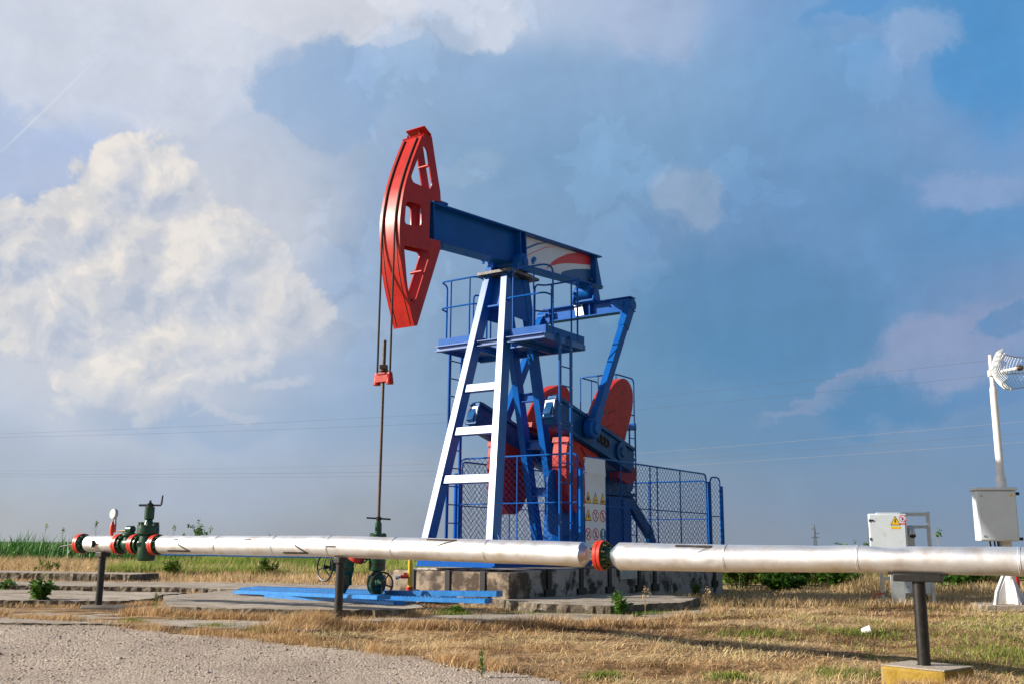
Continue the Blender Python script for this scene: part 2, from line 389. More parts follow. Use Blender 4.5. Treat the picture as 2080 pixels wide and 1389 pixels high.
STEEL = mat('bare_steel', (0.30, 0.28, 0.26), 0.4, 0.9, var=0.3, vscale=20)
RUST = mat('rusty_rod', (0.10, 0.065, 0.045), 0.5, 0.5, var=0.4, vscale=25)
ROPE = mat('wire_rope', (0.035, 0.026, 0.022), 0.7, 0.3, var=0.4, vscale=60)
BLACK = mat('black_paint', (0.012, 0.011, 0.011), 0.42, var=0.3, vscale=10, c2=(0.06, 0.045, 0.035), c2amt=0.12, c2scale=20, bump=0.1)
DARK = mat('dark_metal', (0.02, 0.02, 0.022), 0.5, 0.4)
ALU = mat('aluminium_cladding', (0.88, 0.90, 0.94), 0.45, 0.78, var=0.05, vscale=3, c2=(0.66, 0.57, 0.49), c2amt=0.26, c2scale=6, c2sharp=0.15, rvar=0.06, bump=0.05, bscale=3.0)
ALU_END = mat('bright_cladding_end', (0.55, 0.62, 0.70), 0.3, 0.9, var=0.08, vscale=8)
ARROW = mat('dark_arrow_paint', (0.035, 0.030, 0.028), 0.6, var=0.3, vscale=15, c2=(0.20, 0.13, 0.08), c2amt=0.25, c2scale=14)
CONC = mat('weathered_concrete', (0.44, 0.38, 0.31), 0.9, var=0.25, vscale=1.3, c2=(0.20, 0.155, 0.11), c2amt=0.40, c2scale=2.6, c2sharp=0.12, bump=0.8, bscale=26)
CONC_EDGE = mat('shaded_dirty_edge', (0.13, 0.105, 0.075), 0.95, var=0.35, vscale=7, c2=(0.33, 0.28, 0.22), c2amt=0.30, c2scale=6, bump=1.0, bscale=24)  # broken slab sides painted dark: their shade put into the colour, plus dirt
YELC = mat('mossy_yellow_concrete', (0.30, 0.20, 0.025), 0.85, var=0.3, vscale=6, c2=(0.22, 0.18, 0.12), c2amt=0.35, c2scale=7, bump=0.6, bscale=35)
YELLOW = mat('yellow_pipe_paint', (0.70, 0.44, 0.015), 0.4, var=0.12, vscale=10)
WHITE = mat('white_paint', (0.80, 0.80, 0.79), 0.4, var=0.06, vscale=4, c2=(0.55, 0.50, 0.43), c2amt=0.14, c2scale=6)
SIGNW = mat('white_sign_sheet', (0.66, 0.74, 0.85), 0.4, var=0.04, vscale=3)
GREYBOX = mat('pale_grey_enamel', (0.66, 0.74, 0.80), 0.38, var=0.05, vscale=4, c2=(0.50, 0.54, 0.56), c2amt=0.14, c2scale=7)
GALV = mat('galvanised_steel', (0.46, 0.50, 0.52), 0.42, 0.45, var=0.15, vscale=8)
BLUE_MARK = mat('blue_marking', (0.012, 0.10, 0.30), 0.4)
RED_MARK = mat('red_marking', (0.60, 0.03, 0.03), 0.4)
YEL_MARK = mat('yellow_marking', (0.85, 0.55, 0.02), 0.4)
BLK_MARK = mat('black_marking', (0.012, 0.012, 0.012), 0.5)
PLANK = mat('light_blue_plank_paint', (0.008, 0.19, 0.55), 0.42, c2=(0.10, 0.13, 0.15), c2amt=0.14, c2scale=7, c2sharp=0.06, var=0.2, vscale=8, rvar=0.08)
DARKRED = mat('dark_red_paint', (0.14, 0.018, 0.014), 0.45, var=0.2, vscale=20)
# ------------------------------------------------------------------ ground
def sst(a, b, t):
    t = np.clip((t - a) / (b - a), 0, 1); return t * t * (3 - 2 * t)
def vnoise(x, y, s, seed=0):
    """smooth value noise, vectorised"""
    x = np.asarray(x, float) / s; y = np.asarray(y, float) / s
    xi = np.floor(x).astype(np.int64); yi = np.floor(y).astype(np.int64); fx = x - xi; fy = y - yi
    fx = fx * fx * (3 - 2 * fx); fy = fy * fy * (3 - 2 * fy)
    def h(a, b):
        n = (a * 374761393 + b * 668265263 + seed * 974711) & 0x7fffffff
        n = ((n ^ (n >> 13)) * 1274126177) & 0x7fffffff
        return ((n ^ (n >> 16)) & 0xffff) / 65535.0
    return (h(xi, yi) * (1 - fx) + h(xi + 1, yi) * fx) * (1 - fy) + (h(xi, yi + 1) * (1 - fx) + h(xi + 1, yi + 1) * fx) * fy
def g0(x, y): return -0.03 + 0.25 * sst(9.0, 14.5, y) + 0.08 * sst(20, 32, y)
GE = [(-40, 18), (-8.46, 14.52), (-6.77, 13.88), (-5.14, 13.07), (-3.81, 12.4), (-2.77, 11.92), (-1.8, 11.48), (-0.67, 10.72), (-0.07, 10.16), (0.52, 9.56), (1.08, 8.72), (1.9, 7.0), (3.0, 3.0), (4, -5), (4.5, -30)]
def gravel_edge(x): return np.interp(x, [p[0] for p in GE], [p[1] for p in GE])
def on_gravel(x, y, m=0.0): return y < gravel_edge(x) + (vnoise(x, y, 0.5, 3) - 0.5) * 0.35 + (vnoise(x, y, 0.13, 5) - 0.5) * 0.16 + m
def gz(x, y):
    x = np.asarray(x, float); y = np.asarray(y, float)
    n = (vnoise(x, y, 1.1, 1) - 0.5) * 0.07 + (vnoise(x, y, 0.35, 2) - 0.5) * 0.035
    k = np.where(on_gravel(x, y, 0.3), 0.15, 1.0) * np.where(y > 40, 0.3, 1)
    return g0(x, y) + n * k
def grid_mesh(name, xs, ys, zf, mat_, keep=None, attr=None):
    X, Y = np.meshgrid(xs, ys); Z = zf(X, Y); nx, ny = len(xs), len(ys)
    v = np.stack([X, Y, Z], -1).reshape(-1, 3)
    i = (np.arange(ny - 1)[:, None] * nx + np.arange(nx - 1)[None, :]).reshape(-1)
    f = np.stack([i, i + 1, i + nx + 1, i + nx], -1)
    if keep is not None:
        c = v[f].mean(1); f = f[keep(c[:, 0], c[:, 1])]
        used = np.unique(f); re = np.full(len(v), -1); re[used] = np.arange(len(used)); v = v[used]; f = re[f]
    me = bpy.data.meshes.new(name); me.vertices.add(len(v)); me.vertices.foreach_set('co', v.ravel())
    me.loops.add(f.size); me.loops.foreach_set('vertex_index', f.ravel().astype(np.int32))
    me.polygons.add(len(f)); me.polygons.foreach_set('loop_start', np.arange(0, f.size, 4, dtype=np.int32)); me.polygons.foreach_set('loop_total', np.full(len(f), 4, np.int32))
    me.update(calc_edges=True); me.polygons.foreach_set('use_smooth', np.ones(len(f), bool)); me.materials.append(mat_)
    o = bpy.data.objects.new(name, me); COL.objects.link(o); return o
def spaced(a, b, st, lo, hi):
    mid = np.arange(a, b + 1e-6, st); out = [a]; d = st
    while out[-1] > lo: d *= 1.35; out.append(out[-1] - d)
    left = out[1:][::-1]; out = [mid[-1]]; d = st
    while out[-1] < hi: d *= 1.35; out.append(out[-1] + d)
    return np.concatenate([left, mid, out[1:]])

def ground_material():
    m = bpy.data.materials.new('dry_ground'); m.use_nodes = True; nt = m.node_tree; N = nt.nodes.new; L = nt.links.new
    b = nt.nodes['Principled BSDF']; b.inputs['Roughness'].default_value = 0.95; b.inputs['Specular IOR Level'].default_value = 0.15
    P = N('ShaderNodeNewGeometry').outputs['Position']
    def noise(sc, det=6, ro=0.65, st=None):
        n = N('ShaderNodeTexNoise'); n.inputs['Scale'].default_value = sc; n.inputs['Detail'].default_value = det; n.inputs['Roughness'].default_value = ro
        if st:
            mp = N('ShaderNodeMapping'); mp.inputs[3].default_value = st; L(P, mp.inputs[0]); L(mp.outputs[0], n.inputs['Vector'])
        else: L(P, n.inputs['Vector'])
        return n
    def ramp(n, pts):
        cr = N('ShaderNodeValToRGB'); L(n, cr.inputs[0])
        for k, (p, c) in enumerate(pts):
            x = cr.color_ramp.elements[k] if k < 2 else cr.color_ramp.elements.new(p)
            x.position = p; x.color = (*c, 1)
        return cr.outputs[0]
    a = ramp(noise(1.6, 8, 0.7, (0.55, 1.2, 1)).outputs['Fac'], [(0.38, (0.12, 0.072, 0.042)), (0.48, (0.36, 0.24, 0.13)), (0.60, (0.60, 0.44, 0.25))])
    f = ramp(noise(22, 8, 0.7).outputs['Fac'], [(0.35, (0.45, 0.45, 0.45)), (0.62, (1.15, 1.1, 1.05))])
    mx = N('ShaderNodeMix'); mx.data_type = 'RGBA'; mx.blend_type = 'MULTIPLY'; mx.inputs[0].default_value = 1.0; L(a, mx.inputs[6]); L(f, mx.inputs[7])
    far = N('ShaderNodeSeparateXYZ'); L(P, far.inputs[0])
    mr = N('ShaderNodeMapRange'); L(far.outputs[1], mr.inputs[0]); mr.inputs[1].default_value = 29; mr.inputs[2].default_value = 40
    m2 = N('ShaderNodeMix'); m2.data_type = 'RGBA'; L(mr.outputs[0], m2.inputs[0]); L(mx.outputs[2], m2.inputs[6]); m2.inputs[7].default_value = (0.055, 0.10, 0.025, 1)
    L(m2.outputs[2], b.inputs['Base Color'])
    bp = N('ShaderNodeBump'); bp.inputs['Strength'].default_value = 0.8; bp.inputs['Distance'].default_value = 0.03; L(noise(30, 8, 0.7).outputs['Fac'], bp.inputs['Height']); L(bp.outputs[0], b.inputs['Normal'])
    return m
def gravel_material():
    m = bpy.data.materials.new('gravel_surface'); m.use_nodes = True; nt = m.node_tree; N = nt.nodes.new; L = nt.links.new
    b = nt.nodes['Principled BSDF']; b.inputs['Roughness'].default_value = 0.9; b.inputs['Specular IOR Level'].default_value = 0.25
    P = N('ShaderNodeNewGeometry').outputs['Position']
    vo = N('ShaderNodeTexVoronoi'); vo.inputs['Scale'].default_value = 44; L(P, vo.inputs['Vector'])
    cr = N('ShaderNodeValToRGB'); L(vo.outputs['Color'], cr.inputs[0])
    for k, (p, c) in enumerate([(0.0, (0.26, 0.20, 0.155)), (0.35, (0.38, 0.31, 0.25)), (0.7, (0.48, 0.405, 0.34)), (1.0, (0.64, 0.57, 0.50))]):
        x = cr.color_ramp.elements[k] if k < 2 else cr.color_ramp.elements.new(p)
        x.position = p; x.color = (*c, 1)
    n = N('ShaderNodeTexNoise'); n.inputs['Scale'].default_value = 0.7; n.inputs['Detail'].default_value = 6; L(P, n.inputs['Vector'])
    n2 = N('ShaderNodeValToRGB'); L(n.outputs['Fac'], n2.inputs[0]); n2.color_ramp.elements[0].position = 0.3; n2.color_ramp.elements[0].color = (0.80, 0.78, 0.76, 1)
    n2.color_ramp.elements[1].position = 0.7; n2.color_ramp.elements[1].color = (1.1, 1.07, 1.03, 1)
    mx = N('ShaderNodeMix'); mx.data_type = 'RGBA'; mx.blend_type = 'MULTIPLY'; mx.inputs[0].default_value = 1; L(cr.outputs[0], mx.inputs[6]); L(n2.outputs[0], mx.inputs[7])
    L(mx.outputs[2], b.inputs['Base Color'])
    bp = N('ShaderNodeBump'); bp.inputs['Strength'].default_value = 0.85; bp.inputs['Distance'].default_value = 0.011; bp.invert = True
    L(vo.outputs['Distance'], bp.inputs['Height']); L(bp.outputs[0], b.inputs['Normal'])
    return m
gr = grid_mesh('ground', spaced(-18, 16, 0.16, -3000, 3000), spaced(4, 34, 0.16, -300, 6000), gz, ground_material()); tag(gr, kind='structure')
rd = grid_mesh('gravel_road', np.arange(-26, 4.6, 0.09), np.arange(-4, 18, 0.09), lambda x, y: gz(x, y) + 0.004 + 0.012 * (vnoise(x, y, 0.12, 9)), gravel_material(), keep=lambda x, y: on_gravel(x, y)); tag(rd, kind='structure')

# loose stones: far too many to count
def pebbles():
    n = 26000
    x = rng.uniform(-9, 2.2, n); y = 4.5 + rng.uniform(0, 1, n) ** 0.9 * 10.5
    k = on_gravel(x, y, 0.12) & (np.abs(x) < y * 0.62); x, y = x[k], y[k]; n = len(x)
    r = rng.uniform(0.006, 0.018, n) * np.where(rng.uniform(0, 1, n) < 0.04, 1.8, 1); z = gz(x, y) + 0.008
    base = np.array([(1, 0, 0), (0, 1, 0), (-1, 0, 0), (0, -1, 0), (0, 0, 1), (0, 0, -1)], float)
    fc = np.array([(0, 1, 4), (1, 2, 4), (2, 3, 4), (3, 0, 4), (1, 0, 5), (2, 1, 5), (3, 2, 5), (0, 3, 5)])
    j = base[None] * (1 + rng.uniform(-0.35, 0.35, (n, 6, 1))) * r[:, None, None] * np.array([1, 1, 0.65])
    a = rng.uniform(0, 6.28, n); c, s = np.cos(a)[:, None], np.sin(a)[:, None]
    v = np.stack([j[..., 0] * c - j[..., 1] * s, j[..., 0] * s + j[..., 1] * c, j[..., 2]], -1) + np.stack([x, y, z], -1)[:, None]
    f = (fc[None] + (np.arange(n) * 6)[:, None, None]).reshape(-1, 3)
    t = np.repeat(rng.uniform(0, 1, n), 6)
    return tri_object('loose_stones', v.reshape(-1, 3), f, t, mat('loose_stone', (0.3, 0.27, 0.23), 0.85, tint=[(0, (0.17, 0.13, 0.10)), (0.5, (0.36, 0.29, 0.235)), (0.85, (0.50, 0.43, 0.37)), (1, (0.66, 0.60, 0.54))]))
def tri_object(name, v, f, t, m, smooth=False):
    me = bpy.data.meshes.new(name); me.vertices.add(len(v)); me.vertices.foreach_set('co', np.ascontiguousarray(v, np.float32).ravel())
    k = f.shape[1]; me.loops.add(f.size); me.loops.foreach_set('vertex_index', f.ravel().astype(np.int32))
    me.polygons.add(len(f)); me.polygons.foreach_set('loop_start', np.arange(0, f.size, k, dtype=np.int32)); me.polygons.foreach_set('loop_total', np.full(len(f), k, np.int32))
    me.update(calc_edges=True)
    at = me.attributes.new('tint', 'FLOAT', 'POINT'); at.data.foreach_set('value', np.asarray(t, np.float32))
    me.materials.append(m); o = bpy.data.objects.new(name, me); COL.objects.link(o); return o
tag(pebbles(), kind='stuff')

# concrete slabs and strips lying in the ground
def slab(name, poly, z, thick=0.25, m=None, seed=0, rough=0.018):
    rs = random.Random(seed); pts = []
    for i, p in enumerate(poly):
        q = poly[(i + 1) % len(poly)]; L = math.hypot(q[0] - p[0], q[1] - p[1]); n = max(2, int(L / 0.07))
        for k in range(n):
            t = k / n; jx, jy = rs.uniform(-rough, rough), rs.uniform(-rough, rough)
            if rs.random() < 0.06: jx *= 2.2; jy *= 2.2
            pts.append((p[0] + (q[0] - p[0]) * t + jx, p[1] + (q[1] - p[1]) * t + jy))
    mb = MB(); cx = sum(p[0] for p in pts) / len(pts); cy = sum(p[1] for p in pts) / len(pts); n = len(pts)
    top = [(x, y, z + rs.uniform(-0.010, 0.002)) for x, y in pts]
    low = [(x + rs.uniform(-0.012, 0.02), y + rs.uniform(-0.03, 0.01), z - thick * rs.uniform(0.15, 0.3)) for x, y in pts]
    bot = [(x, y, z - thick) for x, y in pts]
    tris = tessellate_polygon([[Vector((x, y, 0)) for x, y in pts]])
    fs = []
    for tr in tris:
        a, b, c = [pts[i] for i in tr]
        if (b[0] - a[0]) * (c[1] - a[1]) - (b[1] - a[1]) * (c[0] - a[0]) < 0: tr = tr[::-1]
        fs.append(tuple(tr))
    ar = sum(pts[i][0] * pts[(i + 1) % n][1] - pts[(i + 1) % n][0] * pts[i][1] for i in range(n))
    for i in range(n):
        j = (i + 1) % n
        if ar > 0: fs += [(j, i, n + i, n + j), (n + j, n + i, 2 * n + i, 2 * n + j)]
        else: fs += [(i, j, n + j, n + i), (n + i, n + j, 2 * n + j, 2 * n + i)]
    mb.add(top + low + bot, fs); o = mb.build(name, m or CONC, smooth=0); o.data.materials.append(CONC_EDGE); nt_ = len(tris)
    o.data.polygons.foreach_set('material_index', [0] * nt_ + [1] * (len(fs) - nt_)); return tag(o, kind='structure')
SL = {
 'a': [(-4.69, 14.3), (-3.64, 13.95), (-2.57, 13.85), (-1.55, 14.0), (-1.2, 14.55), (-1.5, 16.3), (-3.41, 18.6), (-5.2, 19.3), (-5.7, 17.1)],
 'b': [(-0.35, 16.7), (0.39, 15.29), (1.45, 14.94), (2.21, 15.7), (2.7, 16.1), (3.2, 17.6), (2.2, 18.9), (-0.05, 18.2)],
 'c': [(-6.6, 12.98), (-5.13, 13.0), (-3.58, 12.58), (-2.2, 12.34), (-2.3, 13.3), (-2.57, 13.75), (-4.45, 13.7), (-5.3, 14.6), (-7.37, 15.0)],
 'd': [(-2.25, 13.2), (-0.85, 13.3), (0.6, 13.45), (1.75, 13.7), (3.5, 16.3), (2.7, 16.0), (1.6, 14.85), (0.3, 15.1), (-1.1, 14.35)],
 'e': [(-14.5, 26.3), (-9.3, 25.4), (-9.0, 26.6), (-14.5, 28)],
 'f': [(-13.0, 22.2), (-6.4, 22.6), (-2.9, 21.6), (-1.6, 19.3), (-3.4, 18.75), (-5.3, 19.4), (-6.2, 19.9), (-9.5, 20.2)],
 'g': [(-11.3, 18.9), (-8.8, 18.6), (-6.2, 18.2), (-6.0, 19.3), (-9.4, 19.9)],
 'h': [(-9.8, 16.2), (-7.9, 16.0), (-6.0, 16.2), (-5.8, 17.0), (-6.1, 18.0), (-8.8, 18.35), (-11.4, 18.5)]}
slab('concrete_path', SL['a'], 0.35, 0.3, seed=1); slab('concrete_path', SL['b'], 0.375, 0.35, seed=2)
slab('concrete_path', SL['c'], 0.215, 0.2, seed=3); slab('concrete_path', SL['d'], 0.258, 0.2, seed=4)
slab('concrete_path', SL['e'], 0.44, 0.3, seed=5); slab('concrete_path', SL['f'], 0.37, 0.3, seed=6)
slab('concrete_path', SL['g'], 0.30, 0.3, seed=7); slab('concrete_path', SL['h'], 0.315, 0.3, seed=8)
def in_poly(x, y, poly):
    r = np.zeros(len(x), bool); j = len(poly) - 1
    for i in range(len(poly)):
        xi, yi = poly[i]; xj, yj = poly[j]
        c = ((yi > y) != (yj > y)) & (x < (xj - xi) * (y - yi) / (yj - yi + 1e-12) + xi); r ^= c; j = i
    return r
# ------------------------------------------------------------------ the pumping unit
# its own frame: x along the beam from the well towards the rear, y away from the viewer's side, z up from the skid
JACK_LOC = (-0.8915, 17.442, 0.847); JACK_RZ = R(54.7)
def arc(c, r, a0, a1, n): return [(c[0] + r * cos(R(a0 + (a1 - a0) * i / n)), c[1] + r * sin(R(a0 + (a1 - a0) * i / n))) for i in range(n + 1)]
def rounded(pts, r, n=4, closed=False):
    """round the corners of a 3-D polyline"""
    P = [Vector(p) for p in pts]; out = []; m = len(P)
    for i in range(m):
        if not closed and i in (0, m - 1): out.append(P[i]); continue
        a, b, c = P[i - 1], P[i], P[(i + 1) % m]; d1 = (a - b); d2 = (c - b); k = min(r, d1.length * .45, d2.length * .45)
        p, q = b + d1.normalized() * k, b + d2.normalized() * k
        for t in range(n + 1):
            t /= n; out.append(p * (1 - t) ** 2 + b * 2 * t * (1 - t) + q * t * t)
    return out
def smooth_poly(pts, r=0.06, n=3): return [(p.x, p.y) for p in rounded([(x, y, 0) for x, y in pts], r, n, True)]
XZ = dict(ex=(1, 0, 0), ey=(0, 0, 1))

# foundation under it
fd = thing('concrete_foundation', 'long stained concrete foundation block under the blue skid', 'foundation', JACK_LOC, JACK_RZ)
FOUND = mat('stained_concrete', (0.36, 0.33, 0.30), 0.9, var=0.2, vscale=1.5, c2=(0.045, 0.036, 0.030), c2amt=0.42, c2scale=2.6, c2sharp=0.05, bump=0.5, bscale=22)
FOUND2 = mat('old_brown_concrete', (0.33, 0.26, 0.19), 0.92, var=0.25, vscale=2, c2=(0.075, 0.055, 0.040), c2amt=0.55, c2scale=3.4, c2sharp=0.07, bump=0.9, bscale=16)
mb = MB(); mb.box((4.2, 0.005, -0.43), (7.75, 2.5, 0.78)); mb.build('plinth_block', FOUND, fd, bev=0.02)
mb = MB(); mb.box((0.02, 0.005, -0.445), (0.57, 2.56, 0.75)); mb.build('end_block', FOUND2, fd, bev=0.03)
for x in (0.9, 1.95, 2.95, 4.1, 4.75, 7.6):                 # tie-down slots with their dark anchor pockets
    mb = MB(); mb.box((x, -1.262, -0.2), (0.11, 0.03, 0.34)); mb.box((x, -1.265, -0.43), (0.28, 0.05, 0.13)); mb.build('anchor_slot', DARK, fd)
for y in (0.75, -0.02, -0.75):
    mb = MB(); mb.box((-0.275, y, -0.22), (0.03, 0.1, 0.34)); mb.box((-0.28, y, -0.44), (0.05, 0.26, 0.12)); mb.build('anchor_slot', DARK, fd)
mb = MB()
for k in range(14): mb.box((3.35 + k * 0.045, -1.275, -0.16), (0.026, 0.03, 0.13))
mb.box((3.65, -1.268, -0.16), (0.66, 0.02, 0.16)); mb.build('vent_grille', GALV, fd)

JK = thing('pump_jack', 'tall blue and red oil pump jack with raised horsehead on a concrete plinth', 'oil pump', JACK_LOC, JACK_RZ)
YM = -0.04                                                   # mid plane of beam and head
def jb(mb, name, m=BLUE, par=None, **k): return mb.build(name, m, par or JK, **k)

# skid
mb = MB()
for y in (-0.74, 0.74): mb.ibeam((0.02, y, 0.15), (8.2, y, 0.15), 0.16, 0.29, 0.025, 0.02)
for x in (1.4, 2.83, 3.9, 5.2, 6.6, 8.12): mb.ibeam((x, -0.65, 0.15), (x, 0.65, 0.15), 0.14, 0.26, 0.02, 0.02)
mb.ibeam((-0.06, -0.83, 0.15), (-0.06, 0.83, 0.15), 0.13, 0.3, 0.025, 0.02); jb(mb, 'skid')
# Samson post: four legs, rungs, head plate
def leg_pts(front, s):
    if front: return (0.03, s * 0.715, 0.28), (1.10, s * 0.20, 5.30)
    return (2.83, s * 0.235, 0.28), (1.58, s * 0.22, 5.30)
def lerp(a, b, t): return tuple(a[i] + (b[i] - a[i]) * t for i in range(3))
for s in (-1, 1):
    p, q = leg_pts(True, s); mb = MB(); d = Vector(q) - Vector(p)
    upx = Vector((1, 0, 0)); mb.bar(p, q, 0.145, 0.23, upx)
    mb.box((p[0] + 0.02, p[1], 0.315), (0.36, 0.32, 0.03))
    for e in (-1, 1): mb.prism([[(0, 0), (0.16, 0), (0, 0.26)]], (p[0] + 0.0, p[1] + e * 0.075, 0.33), (0, e, 0), (0, 0, 1), 0.02)
    jb(mb, 'leg', GLOSS, bev=0.006)
    p, q = leg_pts(False, s); mb = MB(); mb.bar(p, q, 0.135, 0.20, (1, 0, 0)); mb.box((p[0], p[1], 0.315), (0.34, 0.26, 0.03)); jb(mb, 'leg', bev=0.006)
def at_z(front, s, z): p, q = leg_pts(front, s); return Vector(lerp(p, q, (z - p[2]) / (q[2] - p[2])))
for z in (3.13, 2.34, 1.48):
    a, b = at_z(True, -1, z), at_z(True, 1, z); mb = MB(); mb.bar(a + Vector((-0.035, 0.07, 0)), b + Vector((-0.035, -0.07, 0)), 0.09, 0.145, (0.21, 0, 0.98)); jb(mb, 'rung', GLOSS, bev=0.004)
for z in (3.14, 2.25, 1.37):
    a, b = at_z(False, -1, z), at_z(False, 1, z); mb = MB(); mb.ibeam(a + Vector((0, 0.065, 0)), b + Vector((0, -0.065, 0)), 0.12, 0.17, 0.015, 0.015); jb(mb, 'rung')
mb = MB()                                                    # plates that close the top of the post
pa = [at_z(True, -1, 4.72), at_z(True, 1, 4.72), at_z(True, 1, 5.28), at_z(True, -1, 5.28)]
mb.add([p + Vector((0.06, 0, 0)) for p in pa] + [p + Vector((0.085, 0, 0)) for p in pa], [(0, 1, 2, 3), (7, 6, 5, 4), (0, 4, 5, 1), (1, 5, 6, 2), (2, 6, 7, 3), (3, 7, 4, 0)])
mb.bar(at_z(True, -1, 4.70) + Vector((0.05, 0, 0)), at_z(True, 1, 4.70) + Vector((0.05, 0, 0)), 0.2, 0.03)
for s in (-1, 1):
    q = [at_z(True, s, 4.5), at_z(False, s, 4.5), at_z(False, s, 5.28), at_z(True, s, 5.28)]
    o = Vector((0, s * 0.05, 0)); i = Vector((0, s * 0.035, 0))
    mb.add([p + o for p in q] + [p + i for p in q], [(0, 1, 2, 3), (7, 6, 5, 4), (0, 4, 5, 1), (1, 5, 6, 2), (2, 6, 7, 3), (3, 7, 4, 0)])
jb(mb, 'head_gusset')
HEADP = mat('worn_head_plate', (0.05, 0.05, 0.055), 0.5, var=0.3, vscale=12, c2=(0.42, 0.33, 0.22), c2amt=0.3, c2scale=12)
mb = MB(); mb.box((1.36, YM, 5.335), (0.98, 0.74, 0.05)); mb.box((1.36, YM, 5.385), (0.7, 0.62, 0.045)); jb(mb, 'head_plate', HEADP)
# saddle bearing
mb = MB()
for s in (-1, 1):
    y = YM + s * 0.30
    mb.lathe((1.32, y - 0.09, 5.58), (0, 1, 0), [(0, 0.12), (0.02, 0.16), (0.16, 0.16), (0.18, 0.12)], 28)
    mb.box((1.32, y, 5.46), (0.42, 0.15, 0.11)); mb.box((1.32, y, 5.54), (0.3, 0.13, 0.12))
mb.cyl((1.32, YM - 0.42, 5.58), (1.32, YM + 0.42, 5.58), 0.075); jb(mb, 'saddle_bearing', bev=0.008)
for x, y in ((1.08, 0.36), (1.62, -0.42)):
    mb = MB(); mb.tube([(x, y, 5.6), (x, y, 5.68)], 0.03, 8); mb.cyl((x, y, 5.66), (x + 0.05 * (1 if y < 0 else -1), y, 5.72), 0.045, n=10); jb(mb, 'grease_cup', PLANK)
# walking beam
B0, B1 = (-1.17, YM, 5.745), (4.62, YM, 6.165)
mb = MB(); bd = (Vector(B1) - Vector(B0)).normalized(); bu = Vector((-bd.z, 0, bd.x))
mb.ibeam(B0, B1, 0.34, 0.69, 0.03, 0.03)
def beam_pt(t, v): return Vector(B0) + bd * t + bu * v
for t in (0.12, 2.72, 2.90, 5.55):
    for s in (-1, 1): mb.bar(beam_pt(t, -0.312) + Vector((0, s * 0.085, 0)), beam_pt(t, 0.312) + Vector((0, s * 0.085, 0)), 0.03 if t < 5 else 0.02, 0.14, (0, 1, 0))
mb.prism([[(5.55, -0.345), (5.98, -0.345), (5.79, 0.345), (5.55, 0.345)]], beam_pt(0, 0), tuple(bd), tuple(bu), 0.1)
jb(mb, 'walking_beam', bev=0.004)
WEB = Vector((0, -0.0185, 0))
def decal(name, pts, m, lift, side=-1):
    loop = []
    for (x, z) in pts:
        w = Vector((x, YM, z)) - Vector(B0); loop.append((w.dot(bd), w.dot(bu)))
    loop = [(a, max(-0.312, min(0.312, b))) for a, b in loop]
    o = beam_pt(0, 0) + Vector((0, side * (0.0165 + lift), 0))
    mb = MB(); mb.prism([loop], o, tuple(bd), tuple(bu), 0.003); return mb.build(name, m, BEAM_MARK)
mk = MB()
wl = [(2.93, -0.3115), (5.54, -0.3115), (5.54, 0.3115), (2.93, 0.3115)]
BEAM = [o for o in JK.children if o.name.startswith('walking_beam')][0]
mk.prism([wl], beam_pt(0, 0) + Vector((0, -0.0170, 0)), tuple(bd), tuple(bu), 0.003)
BEAM_MARK = BEAM
mk.build('white_panel', SIGNW, BEAM)
decal('red_swoosh', [(2.62, 5.79), (2.85, 5.99), (3.08, 6.13), (3.41, 6.29), (3.81, 6.42), (4.34, 6.6), (4.40, 6.6), (4.40, 6.285), (4.09, 6.229), (3.64, 6.143), (3.36, 6.08), (3.08, 5.998), (2.85, 5.91)], RED_MARK, 0.004)
decal('blue_swoosh', [(3.19, 5.78), (3.19, 5.842), (3.30, 5.90), (3.41, 5.938), (3.69, 6.033), (4.09, 6.126), (4.40, 6.19), (4.40, 5.70), (3.19, 5.62)], BLUE_MARK, 0.004)
def stripe(name, pts, w, m):
    a = [(x - w * .5, z + w) for x, z in pts]; decal(name, a + [(x + w * .5, z - w) for x, z in pts[::-1]], m, 0.004)
stripe('blue_stripe', [(1.80, 5.953), (1.92, 6.04), (2.05, 6.106), (2.3, 6.228), (2.60, 6.342)], 0.016, BLUE_MARK)
stripe('red_stripe', [(1.88, 5.842), (2.0, 5.93), (2.15, 6.009), (2.556, 6.213), (3.03, 6.401)], 0.006, RED_MARK)
mb = MB(); mb.lathe((4.30, YM - 0.055, 5.93), (0, -1, 0), [(0, 0.03), (0.03, 0.03)], 6); jb(mb, 'bolt', STEEL, BEAM)
mb = MB(); mb.box((-0.86, YM - 0.1, 6.14), (0.16, 0.05, 0.10)); mb.cyl((-0.98, YM - 0.1, 6.16), (-0.66, YM - 0.1, 6.18), 0.03, n=10); jb(mb, 'head_latch', BLUE, BEAM)
mb = MB(); mb.box((-0.82, YM - 0.1, 5.37), (0.10, 0.08, 0.08)); jb(mb, 'head_latch', BLUE, BEAM)

# horsehead
HY0, HY1 = YM - 0.185, YM + 0.185
outl = [(-1.50, 7.13), (-1.29, 7.27), (-1.21, 7.22), (-1.10, 6.82), (-0.95, 6.31), (-0.93, 6.14), (-1.21, 6.08), (-1.21, 5.41), (-0.92, 5.43), (-0.91, 5.30), (-1.46, 3.86), (-1.565, 3.83)]
def front_x(z):
    zs = [3.83, 4.143, 4.45, 4.772, 5.164, 5.45, 5.642, 6.066, 6.442, 6.806, 7.13]; xs = [-1.565, -1.70, -1.825, -1.92, -1.98, -1.993, -1.985, -1.91, -1.79, -1.645, -1.50]
    return float(np.interp(z, zs, xs))
def fx(z):                                                   # smoothed arc
    return sum(front_x(z + d) for d in (-0.12, -0.06, 0, 0.06, 0.12)) / 5 if 4.0 < z < 7.0 else front_x(z)
fz = [3.83 + (7.13 - 3.83) * i / 40 for i in range(41)]
outline = outl[:12] + [(fx(z), z) for z in fz[1:-1]]
